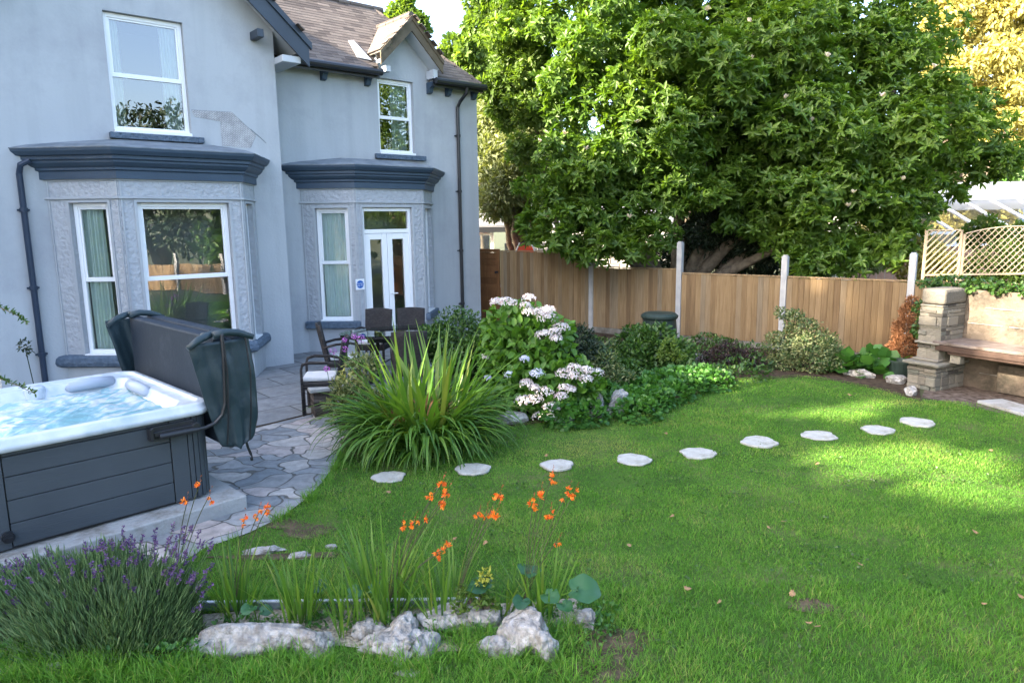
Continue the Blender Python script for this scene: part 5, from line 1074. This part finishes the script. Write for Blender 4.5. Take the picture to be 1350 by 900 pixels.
# dark bin behind the shrubs
bn=thing('compost_bin',at(869,440,12.3)*V3(1,1,0),'dark green round plastic bin with a flat lid behind the glossy shrub','bin')
c=at(869,440,12.2)*V3(1,1,0); ZB=at(869,413,12.2)[2]
ring=lambda r,z: [c+V3(r*cos(a),r*sin(a),z) for a in np.linspace(0,2*pi,28,endpoint=False)]
mb=MB(); loft([ring(.33,0),ring(.28,ZB-.06)],mb); mb.build('body',M['green_plastic'],bn); mb=MB(); loft([ring(.30,ZB-.09),ring(.32,ZB-.06),ring(.32,ZB-.03),ring(.27,ZB+.01),ring(.005,ZB+.02)],mb); mb.build('lid',M['green_plastic'],bn)
# ============================================================ FRONT BED
lv=thing('lavender',V3(-2.25,3.65,0),'big lavender bush with purple flower spikes at the near left beside the tub base','lavender')
lb=[]
for px,py,Y,r in ((60,800,3.75,70),(140,790,3.75,75),(210,800,3.7,58),(100,840,3.6,80),(180,840,3.55,66),(20,830,3.7,70),(235,845,3.55,36),(-30,800,3.8,60)):
    lb.append(pb(px,py,Y,r))
p,o=blobpts(lb,34000,.45); k=p[:,2]>.02; p=p[k];o=o[k]; root=V3(-2.3,3.72,-.55); d=p-root; d/=np.linalg.norm(d,axis=1,keepdims=True); d=d+rdir(len(p))*.38+UP*.25
lump=np.array([noise.noise(Vector(q*3)) for q in p])*.5
bulk('foliage',*leafT(.075,.02,.05),p,frames(d,rdir(len(p))),U(.04,.10,len(p)),np.clip(.45+lump+rng.normal(0,.2,len(p)),0,1),M['lav'],lv)
tops=[]
for i in range(190):
    px=random.uniform(5,265); top=708+((px-150)/150)**2*60 if px>150 else 715+abs(px-150)*.22
    py=top+abs(random.gauss(0,1))*38; Y=random.uniform(3.5,4.0); tops.append(at(px,py,Y))
for i in range(60): tops.append(at(random.uniform(160,280),random.uniform(700,790),random.uniform(3.5,3.9)))
mb=MB(); SP_=[];SD=[]
for q in tops:
    b=root+(q-root)*.62; q=np.array(q); mb.tube([b,(b+q)/2+V3(0,0,.01),q],.0017,4); dr=nrm(q-b+rdir(1)[0]*.03)
    L=random.uniform(.03,.06)
    for j in range(int(L/.0022)): SP_.append(q+dr*(j*.0022)); SD.append(nrm(rdir(1)[0]+dr*.6))
mb.build('flower_stem',M['lav'],lv)
SP_=np.array(SP_);SD=np.array(SD); bulk('flower_spike',*LQ,SP_,frames(SD,rdir(len(SD))),U(.013,.019,len(SD)),U(0,1,len(SD)),M['lavfl'],lv)
# orange montbretia
def iris(c,n,h,label,bend=(.0,.5),w=.014,cat='plant',nm='strap_plant',rad=.07,mm='strap'):
    t=thing(nm,c,label,cat); clump('foliage',c,n,h,0,w,M[mm],t,el=(1.0,1.56),bend=bend,rad=rad*1.4,seg=6,tb_=.5); return t
def gp(px,py): g=G(px,py); return V3(g[0],g[1],.01)
def flowers(t,base,hs,Y):
    for (px,py,k) in hs:
        p=at(px,py,Y); mid=(base+p)/2+V3((p[0]-base[0])*-.12,0,.08); mb=MB(); pts=[base+(mid-base)*s*2 if s<.5 else mid+(p-mid)*(s*2-1) for s in np.linspace(0,1,8)]
        pts=[base*(1-s)**2+2*mid*s*(1-s)+p*s*s for s in np.linspace(0,1,9)]; mb.tube(pts,.0026,5); mb.build('flower_stem',M['stem'],t)
        n=k*6; k=int(k*1.6+.5); n=k*6; cen=p+rng.normal(0,.013,(k,3))+V3(.0,0,0); P=np.repeat(cen,6,0); a=np.tile(np.arange(6)*pi/3,k)+U(-.2,.2,n)
        ax=rdir(k)+V3(0,-.4,.1); ax/=np.linalg.norm(ax,axis=1,keepdims=True); ax=np.repeat(ax,6,0); u=np.cross(ax,V3(.3,.2,1)); u/=np.linalg.norm(u,axis=1,keepdims=True); v=np.cross(ax,u)
        d=ax*.75+u*np.cos(a)[:,None]*.6+v*np.sin(a)[:,None]*.6
        bulk('flower',*leafT(.35,.08,-.12),P,frames(d,-ax+.01),U(.020,.030,n),U(0,1,n),M['orange'],t)
        nb=7; dd=nrm(pts[-1]-pts[-3]); Pb=np.array([p+dd*(.008*j)+V3(0,0,.004*j) for j in range(nb)]); bulk('bud',*LQ,Pb,frames(np.repeat([dd],nb,0)+rdir(nb)*.6,rdir(nb)),U(.01,.016,nb),U(0,1,nb),M['bud'],t)
A=iris(gp(232,800),14,.28,'slender montbretia with few orange blooms behind the lavender',nm='montbretia',cat='flower'); flowers(A,gp(232,800),((246,664,2),(262,642,1),(275,655,1)),3.8)
B=iris(gp(312,812),60,.42,'montbretia clump left of the gravel strip with two orange sprays',nm='montbretia',cat='flower',bend=(.0,.35)); flowers(B,gp(308,808),((352,670,4),(322,686,2),(340,678,2)),3.85)
C=iris(gp(505,812),95,.55,'tallest montbretia clump with orange sprays behind the cracked rock',nm='montbretia',cat='flower',bend=(.0,.6),rad=.12); flowers(C,gp(510,808),((582,638,3),(590,648,3),(570,654,2),(583,664,4),(531,688,2),(546,688,2),(560,684,1),(578,730,4),(587,722,3)),3.75)
Dm=iris(gp(585,812),50,.46,'montbretia clump in the middle of the front bed with faded orange blooms',nm='montbretia',cat='flower',rad=.1); flowers(Dm,gp(600,808),((657,655,4),(640,677,2),(630,680,1),(653,678,3),(644,683,1)),3.8)
Em=iris(gp(712,812),40,.44,'rightmost montbretia clump with many orange sprays over the lawn',nm='montbretia',cat='flower',rad=.1); flowers(Em,gp(690,806),((727,630,4),(703,665,5),(713,653,4),(724,678,4),(757,652,4),(748,650,2),(733,716,1)),3.75)
iris(gp(393,822),55,.45,'upright clump of sword leaves in the middle of the gravel strip',bend=(0,.45),w=.016,mm='strap')
iris(gp(455,822),36,.40,'thin leafy clump between the sword leaves and the tallest montbretia',bend=(0,.7),w=.012,rad=.12)
iris(gp(662,815),10,.40,'few dark upright sword leaves right of the yellow flowers',bend=(0,.2),w=.018,rad=.03)
def bigleaf(c,lst,label):
    t=thing('broad_leaf_plant',c,label,'plant')
    for px,py,Y,s,az,tl in lst:
        p=at(px,py,Y); mb=MB(); mb.tube([c,(c+p)/2+UP*.03,p],.004,5); mb.build('leaf_stalk',M['strap'],t)
        nr=5; na=18; vs=[p];fs=[]; T0=[]
        d=V3(cos(az),sin(az),tl); 
        fr_=frames(np.array([d]),np.array([[0,-.35,1.]]))[0]
        for i in range(1,nr+1):
            for j in range(na):
                a=-pi+2*pi*j/na; rr=i/nr*s*(1+.18*cos(a)-.32*exp(-((abs(a)-pi)/.35)**2)+.04*sin(7*a)); x,y=rr*sin(a),rr*cos(a)+s*.35; z=.30*s*(i/nr)*abs(sin(a))+.10*s*(i/nr)**2*sin(4*a)-.35*s*(i/nr)**3*max(0,cos(a))
                vs.append(p+fr_@V3(x,y,z))
        for j in range(na): fs.append((0,1+j,1+(j+1)%na))
        for i in range(nr-1):
            for j in range(na): fs.append((1+i*na+j,1+(i+1)*na+j,1+(i+1)*na+(j+1)%na,1+i*na+(j+1)%na))
        mb=MB(); mb.add(vs,fs,random.random()); mb.build('leaf',M['bigleaf'],t,smooth=True)
bigleaf(gp(700,815),((640,775,3.65,.075,2.6,.1),(695,757,3.8,.07,1.2,.25),(757,778,3.6,.095,-.2,.1),(720,783,3.65,.055,-.9,0),(690,790,3.6,.05,-2,0),(742,795,3.6,.045,-1.2,0)),'plant with big smooth blue-green leaves at the right end of the front bed')
bigleaf(gp(340,825),((332,800,3.7,.045,-2,.1),(345,806,3.65,.04,.2,.1)),'small broad-leaved seedling in the gravel strip near the lavender')
bigleaf(gp(450,820),((425,775,3.85,.055,2.8,.2),(462,782,3.8,.05,.1,.2),(490,777,3.8,.045,.3,.3)),'broad pale leaves among the strap leaves in the middle of the front bed')
shrub('spurge',gp(630,815),[pb(640,765,3.7,12),pb(632,788,3.65,14),pb(612,780,3.7,12),pb(605,800,3.65,12),pb(650,795,3.65,10)],420,.028,'lime','small lime-green plant with yellow flower clusters in the front bed','plant',tmpl=leafT(.5),up=.7)
yl=thing('yellow_flower',gp(640,812),'yellow-green flower cluster standing above the small lime plant','flower')
foliage('petal',[pb(640,757,3.68,9),pb(634,768,3.68,6)],90,.022,M['yellow'],yl,leafT(.5),up=.5); mb=MB(); mb.tube([gp(640,812),at(638,765,3.68)],.002,5); mb.build('stem',M['strap'],yl)
wd=[]
for i in range(34): g=G(random.uniform(430,800),random.uniform(806,850)); wd.append((g[0],g[1],.03,.07,.06,.05))
for i in range(16): g=G(random.uniform(-40,270),random.uniform(855,880)); wd.append((g[0],g[1],.04,.09,.07,.07))
for i in range(14): g=G(random.uniform(285,420),random.uniform(815,835)); wd.append((g[0],g[1],.02,.05,.04,.04))
foliage('weeds',wd,2600,.03,M['ground_leaf'],None,leafT(.6),up=.9,jit=.7); tag(bpy.data.objects['weeds'],kind='stuff')
# twigs reaching in from the left
tw=thing('olive_shrub',V3(-4.3,3.9,0),'small-leaved shrub whose two slender twigs reach in from the left edge','shrub')
mb=MB(); LP=[];LD=[]
for pts in ([V3(-4.3,3.9,.02),V3(-4.0,4.0,1.4),at(-30,388,4.1),at(0,405,4.0),at(25,417,3.95),at(37,428,3.9)],[V3(-4.3,3.9,.02),V3(-4.0,3.9,1.1),at(-40,480,4.0),at(0,499,3.95),at(28,510,3.9),at(48,520,3.85)],[V3(-4.3,3.9,.02),V3(-4.3,4.2,1.5),V3(-4.5,4.3,2.1)]):
    mb.tube(pts,[.02,.012,.004,.003,.002,.0015][:len(pts)],5)
    for a,b in zip(pts[1:],pts[2:]):
        L=np.linalg.norm(b-a)
        for j in range(int(L/.006)):
            s=random.random(); LP.append(a+(b-a)*s); LD.append(nrm(nrm(b-a)*.7+rdir(1)[0]*.7+UP*.5))
mb.build('twig',M['bark'],tw); LP=np.array(LP);LD=np.array(LD); bulk('leaf',*leafT(.3,.05,.05),LP,frames(LD,rdir(len(LD))+UP),U(.025,.042,len(LP)),U(.2,.9,len(LP)),M['shrub'],tw)
st=thing('thin_plant',G(39,506,0),'single thin stem with a small tuft of leaves against the wall left of the downpipe','plant')
g=W(-3.75,.25,0); 
mb=MB(); tp=at(33,458,g[1]); mb.tube([V3(tp[0]+.08,g[1],0),tp],.006,5); mb.build('stem',M['dark'],st); foliage('leaf',[(tp[0],tp[1],tp[2],.06,.06,.11)],60,.06,M['dark'],st,leafT(.4),up=.6)
# ============================================================ ROCKS
def R_(px,py,sz,mm,label,seed,rz=0,z=None,amp=.35,**k):
    g=G(px,py); sz=tuple(x*(1.13 if py>800 else 1) for x in sz); return rock('rock',(g[0],g[1],(sz[2]*.35 if z is None else z)),sz,M[mm],label,seed,rz,amp,**k)
R_(352,852,(.43,.12,.11),'rock','long low whitish rock lying at the front of the gravel strip',1,.08,.03,amp=.25,box=.7)
R_(420,858,(.13,.08,.11),'rock','whitish rock lump against the right end of the long low rock',11,.3,.02)
R_(522,852,(.23,.17,.095),'rock','cracked pale grey rock between the long rock and the big block',2,.2,.02,amp=.7)
R_(562,858,(.14,.07,.09),'rock','slanting pale rock wedge against the cracked rock',12,.9,.02)
R_(600,822,(.22,.12,.11),'rock','flat pale rock behind, topped with dry grass',4,-.1,.04,amp=.5)
R_(690,850,(.19,.15,.16),'rock','biggest white block rock in front of the broad leaves',6,.15,.04,amp=.25,box=.6)
R_(655,860,(.13,.08,.08),'rock','grey split rock at the left foot of the biggest block',14,.1,.03,amp=.5)
R_(770,822,(.085,.07,.075),'rock','small white rock at the right end of the front bed',7,.4,.03)
R_(483,838,(.10,.08,.06),'rock','small pale rock wedged between the long rock and the cracked rock',31,.3,.03)
R_(640,826,(.16,.09,.10),'rock','low pale rock directly behind the biggest block',32,.1,.03,amp=.3)
R_(720,862,(.10,.08,.13),'rock','dark-spotted pale rock against the right side of the biggest block',33,.4,.02)
R_(72,884,(.09,.05,.035),'rock','small white stone in the grass below the lavender',8,.2,.01)
R_(540,889,(.09,.04,.015),'rock2','flat grey stone lying in the grass at the bottom edge',9,-.2,.01)
R_(350,728,(.17,.08,.035),'rock','flat white stone sunk in the grass by the bare soil',15,.3,.01,amp=.6)
R_(392,735,(.11,.06,.03),'rock','flat white stone right of the other sunken stone',16,.2,.01,amp=.6)
R_(436,722,(.06,.04,.02),'rock','smallest white stone sunk in the lawn by the path',17,0,.01)
R_(785,548,(.17,.14,.27),'rock2','upright grey lichened boulder at the lawn edge',20,.4,.08,amp=.5)
R_(812,545,(.19,.16,.24),'rock2','broad grey boulder beside the upright one at the lawn edge',21,.4,.07,amp=.5)
R_(674,558,(.20,.13,.14),'rock2','grey rock half hidden under the strap leaves and hydrangea',22,.1,.05)
R_(742,556,(.17,.1,.09),'rock2','low grey rock under the white flower heads',23,.1,.04)
R_(460,578,(.13,.08,.075),'rock','white block at the corner of the path under the strap leaves',24,.1,.03,amp=.2)
R_(1132,497,(.26,.07,.10),'rock','long pale edging stone nearest the round-leaved plant',25,-.75,.05,amp=.15)
R_(1182,506,(.19,.13,.10),'rock','wide pale edging stone in the middle of the three',26,-.3,.06,amp=.15)
R_(1201,520,(.10,.15,.09),'rock','pale square edging stone nearest the pillar',27,-.5,.05,amp=.12)
R_(922,480,(.2,.14,.13),'wallrock','brownish flat rock between the glossy and the purple shrubs',28,.1,.06) if 'wallrock' in M else R_(922,480,(.2,.14,.13),'rock2','brownish flat rock between the glossy and the purple shrubs',28,.1,.06)
# stone stack with cap and white pot by the patio
sp=thing('stone_pier',G(430,551),'short stack of dark slate pieces under a weathered capstone at the patio corner','pier')
c=G(431,549); mb=MB(); rr=random.Random(3); z=0
dv=nrm(G(455,548)-G(415,553))
pv=np.cross(UP,dv)
while z<.29:
    h=rr.uniform(.02,.045); x=-.14
    while x<.13: w=min(rr.uniform(.08,.16),.14-x); mb.hexa(c+dv*x-pv*(.01+rr.uniform(-.01,.01))+UP*z,dv*(w-.004),pv*.28,UP*(h-.003),rr.random()); x+=w
    z+=h
mb.build('stacked_stone',mat('dark slate stack',(.08,.06,.05),rough=.85,bump=.6,tint=[(.02,.017,.015),(.06,.048,.04),(.13,.11,.10)]),sp,bevel=.005)
mb=MB(); mb.hexa(c-dv*.19-pv*.06+UP*z,dv*.44,pv*.34,UP*.045,.9); mb.build('capstone',M['slab'],sp,bevel=.01)
mb=MB(); c2=G(449,553); loft([[c2+V3(.055*s*cos(a),.055*s*sin(a),zz) for a in np.linspace(0,2*pi,18,endpoint=False)] for s,zz in ((.8,.14),(1,.28),(1.1,.28),(1.1,.3),(.9,.3),(.01,.27))],mb); mb.hexa(c2+V3(-.07,-.05,0),V3(.14,0,0),V3(0,.1,0),UP*.14); tag(mb.build('plant_pot',M['soffit'],None,origin=c2),'small pale plant pot tucked beside the capstone pier','pot')
# ============================================================ PATIO FURNITURE
def chair(loc,rz,label,first=None):
    if first is None:
        t=thing('patio_chair',(0,0,0),label,'chair','rattan chairs round the patio table')
        mb=MB(); mb.box((0,0,.36),(.54,.50,.09)); mb.build('seat',M['rattan'],t,local=True,bevel=.015)
        mb=MB(); mb.box((0,.02,.435),(.46,.44,.055)); mb.build('cushion',M['cushion'],t,local=True,bevel=.02)
        mb=MB(); vs=[];fs=[]; nx=10;nz=10
        for j in range(nz+1):
            for i in range(nx+1):
                x=-.26+.52*i/nx; z=.36+.54*j/nz; y=-.22-.12*(j/nz)+.03*cos((i/nx-.5)*3)*-1; vs.append((x*(1+.04*j/nz),y-.03*(1-(2*i/nx-1)**2),z+.015*sin(pi*i/nx)*(j==nz)))
        for j in range(nz):
            for i in range(nx): k=j*(nx+1)+i; fs.append((k,k+1,k+nx+2,k+nx+1))
        mb.add(vs,fs); o=mb.build('backrest',M['rattan'],t,local=True,smooth=True); s=o.modifiers.new('s','SOLIDIFY'); s.thickness=.03
        for sx in (-1,1):
            mb=MB(); mb.tube([(sx*.265,.24,0),(sx*.265,.24,.56),(sx*.27,.22,.62),(sx*.275,.12,.645),(sx*.27,-.1,.635),(sx*.262,-.27,.60)],.019,8); mb.build('armrest',M['rattan'],t,local=True,smooth=True)
            mb=MB(); mb.tube([(sx*.245,.225,0),(sx*.25,.225,.33)],.02,8); mb.build('leg',M['rattan'],t,local=True)
            mb=MB(); mb.tube([(sx*.25,-.25,0),(sx*.245,-.22,.33)],.02,8); mb.build('leg',M['rattan'],t,local=True)
            mb=MB(); mb.tube([(sx*.25,-.23,.12),(sx*.25,.22,.12)],.009,6); mb.build('stretcher',M['rattan'],t,local=True)
    else:
        t=first.copy(); COL.objects.link(t); t['label']=label
        for ch in first.children: c=ch.copy(); COL.objects.link(c); c.parent=t
    t.location=Vector(loc); t.rotation_euler=(0,0,rz); t.scale=(.84,.88,1.); return t
# facing direction = local +y
c0=chair((-2.32,8.42,.01),radians(98),'rattan chair with white seat cushion turned left, nearest the path')
chair((-2.38,9.75,.01),radians(-75),'tilted-looking rattan chair at the left end of the glass table',c0)
chair((-2.18,11.0,.01),radians(172),'rattan chair behind the table, left one by the french door',c0)
chair((-1.62,11.05,.01),radians(182),'rattan chair behind the table, right one by the french door',c0)
chair((-1.35,9.1,.01),radians(10),'rattan chair on the near side of the table, half hidden by strap leaves',c0)
tbt=thing('patio_table',(-1.65,10.1,0),'oval glass-topped rattan patio table in front of the french door','table')
tc_=V3(-1.65,10.12,0)
ell=lambda a,b,z: [tc_+V3(a*cos(t)*.98+b*sin(t)*.15,a*cos(t)*.2+b*sin(t),z) for t in np.linspace(0,2*pi,40,endpoint=False)]
mb=MB(); loft([ell(.78,.5,.70),ell(.80,.52,.70),ell(.80,.52,.728),ell(.78,.5,.728),ell(.70,.42,.728),ell(.70,.42,.70),ell(.78,.5,.70)],mb); mb.build('table_rim',M['rattan'],tbt)
mb=MB(); mb.prism(ell(.81,.53,.731),UP*.008); mb.build('glass_top',M['tableglass'],tbt)
mb=MB(); mb.hexa(tc_+V3(-.4,-.25,.6),V3(.8,0,0),V3(0,.5,0),UP*.09); mb.build('apron',M['rattan'],tbt)
for x in (-.38,.38):
    for y in (-.24,.24): mb=MB(); mb.tube([tc_+V3(x,y,0),tc_+V3(x*.9,y*.9,.6)],.028,8); mb.build('leg',M['rattan'],tbt)
# ============================================================ FALLEN LEAVES
lp=((1033,687),(1014,695),(1134,743),(907,775),(948,793),(1045,782),(1066,820),(1078,825),(1298,795),(1345,785),(829,718),(1077,611),(1306,593),(878,571),(902,547),(886,680),(512,648),(560,700),(600,709),(640,715),(455,618),(1120,520),(1285,700),(720,600))
l0=None
for i,(px,py) in enumerate(lp):
    g=G(px,py,.035)
    if l0 is None:
        mb=MB(); out=[(0,-1),(.35,-.7),(.75,-.75),(.6,-.2),(.95,.1),(.5,.3),(.45,.8),(.12,.6),(0,1),(-.15,.62),(-.5,.75),(-.5,.3),(-.9,.05),(-.62,-.25),(-.7,-.7),(-.3,-.7)]
        n=len(out); vs=[(0,0,.15)]+[(x,y,.25*(x*x)+.2*sin(3*y)*x) for x,y in out]; mb.add(vs,[(0,1+j,1+(j+1)%n) for j in range(n)])
        mb.add([(x,y,z-.04) for x,y,z in vs],[(0,1+(j+1)%n,1+j) for j in range(n)])
        l0=mb.build('fallen_leaf',M['fallen'],None); o=l0
    else: o=l0.copy(); COL.objects.link(o)
    o.location=Vector(g); s=random.uniform(.018,.03)*(1 if py>560 else 1.3); o.scale=(s,s*random.uniform(.6,1),s); o.rotation_euler=(random.uniform(-.5,.5),random.uniform(-.5,.5),random.uniform(0,6))
    tag(o,'small curled dry brown leaf lying on the lawn','fallen leaf','dry leaves scattered on the lawn')
# twig on the path
mb=MB()
for a,b,c in (((470,583),(505,580),(500,592)),((485,590),(492,600),(494,612))): pass
# ============================================================ GRASS
def inlawn(P):
    k=ipoly([tuple(p) for p in lawn_poly],P)
    for c,r in stones: k&=(P[:,0]-c[0])**2+(P[:,1]-c[1])**2>(r*.88)**2
    for c,rx,ry in mud: k&=(((P[:,0]-c[0])/rx)**2+((P[:,1]-c[1])/ry)**2>.25+.9*U(0,1,len(P)))|(U(0,1,len(P))<.12)
    return k
fbp=[tuple(p) for p in fb]; lbp=[tuple(p) for p in lavbed]
def grassband(name,y0,y1,dens,h,w,seg,parent,hv=.45):
    x0,x1=-(y1)*.78-1.5,(y1)*.80+2.8; n=int((x1-x0)*(y1-y0)*dens); P=np.zeros((n,3)); P[:,0]=U(x0,x1,n); P[:,1]=U(y0,y1,n)
    k=inlawn(P)&(P[:,0]<P[:,1]*.80+2.8)&~ipoly(fbp,P)&~ipoly(lbp,P); P=P[k]; n=len(P); P[:,2]=.003
    nz=np.array([noise.noise(Vector((x*1.1,y*1.1,0))) for x,y in P[:,:2]]); n2=np.array([noise.noise(Vector((x*4,y*4,5))) for x,y in P[:,:2]]); n3=np.array([noise.noise(Vector((x*.7+9,y*.7,9))) for x,y in P[:,:2]])
    worn=np.clip((n3-.05)*2.4,0,1)*np.clip((P[:,1]-5)*.5,0,1)
    hh=h*(1+.5*nz+hv*n2)*(1-.55*worn)*U(.5,1.15,n); t=.38+.42*nz+.3*n2+rng.normal(0,.2,n)+worn*.4+(U(0,1,n)<.05)*.6
    az=U(0,2*pi,n); el=U(.75,1.5,n); return blades(name,P,az,el,U(.1,1.1,n),hh,w*U(.7,1.2,n),t,M['grass'],parent,seg,twist=U(-1,1,n))
gpar=None
def joinlawn(objs):
    pass
gs_=[grassband('grass',2.6,4.1,9500,.058,.0034,3,None),grassband('grass',4.1,5.6,10500,.034,.0034,2,None),grassband('grass',5.6,8,8000,.028,.0046,2,None),grassband('grass',8,11.2,5500,.024,.0065,2,None)]
for g_ in gs_: tag(g_,kind='stuff')
cb=[]
for i in range(150):
    g=G(random.uniform(430,1340),random.uniform(570,890)); s_=random.uniform(.03,.09); k=random.randint(1,4)
    for j in range(k): cb.append((g[0]+random.gauss(0,.1),g[1]+random.gauss(0,.1),.008,s_,s_,.022))
foliage('clover',cb,6500,.016,M['shrub'],None,ROUND,up=1.5,jit=.4,shell=.9,zmin=.012); tag(bpy.data.objects['clover'],kind='stuff')
# longer tufts along rocks and bed edges
tuft=[]
for i in range(150):
    px=random.choice([random.uniform(-20,260),random.uniform(250,800)]); tuft.append(G(px,random.uniform(866,905)))
for i in range(60): tuft.append(G(random.uniform(250,620),random.uniform(788,803)))
for i in range(60): tuft.append(G(random.uniform(560,760),random.uniform(830,860)))
for i in range(30): 
    j=random.randrange(1,9); a=V3(*path_edge[j][:2],0); b=V3(*path_edge[j+1][:2],0); tuft.append(a+(b-a)*random.random()+V3(.04,-.02,0))
tuft=np.array(tuft); n=len(tuft)*34; P=np.repeat(tuft,34,0)+rng.normal(0,.028,(n,3)); P[:,2]=.0
o=blades('long_grass',P,U(0,2*pi,n),U(.8,1.5,n),U(.2,1.6,n),U(.06,.15,n),U(.003,.005,n),rng.normal(.5,.2,n),M['grass'],None,4,twist=U(-1,1,n)); tag(o,kind='stuff')
# ============================================================ LIGHT + CAMERA
sun=bpy.data.lights.new('sun','SUN'); sun.energy=4.5; sun.angle=radians(.6); sun.color=(1,.86,.66)
so=bpy.data.objects.new('sun',sun); COL.objects.link(so); so.rotation_euler=Vector(SUN).to_track_quat('Z','Y').to_euler()
w=bpy.data.worlds.new('World'); sc.world=w; w.use_nodes=True; nt=w.node_tree; bg=nt.nodes['Background']
sky=nt.nodes.new('ShaderNodeTexSky'); sky.sky_type='NISHITA'; sky.sun_disc=False; sky.sun_elevation=SE; sky.sun_rotation=atan2(SUN[0],SUN[1]); sky.air_density=.85; sky.dust_density=3.5; sky.ozone_density=.6
nt.links.new(sky.outputs[0],bg.inputs[0]); bg.inputs[1].default_value=.15
cam=bpy.data.cameras.new('camera'); co=bpy.data.objects.new('camera',cam); COL.objects.link(co); sc.camera=co
cam.sensor_width=36; cam.sensor_fit='HORIZONTAL'; cam.lens=36*F/1350; cam.clip_end=500; cam.clip_start=.05
from mathutils import Matrix
fwd=nrm(np.cross(CU,CR)); m4=Matrix(((CR[0],CU[0],-fwd[0],0),(CR[1],CU[1],-fwd[1],0),(CR[2],CU[2],-fwd[2],H),(0,0,0,1))); co.matrix_world=m4
sc.view_settings.view_transform='Standard'; sc.view_settings.look='None'; sc.view_settings.exposure=3.02; sc.view_settings.gamma=1
sc.cycles.max_bounces=8; sc.cycles.transparent_max_bounces=16; sc.cycles.use_denoising=True
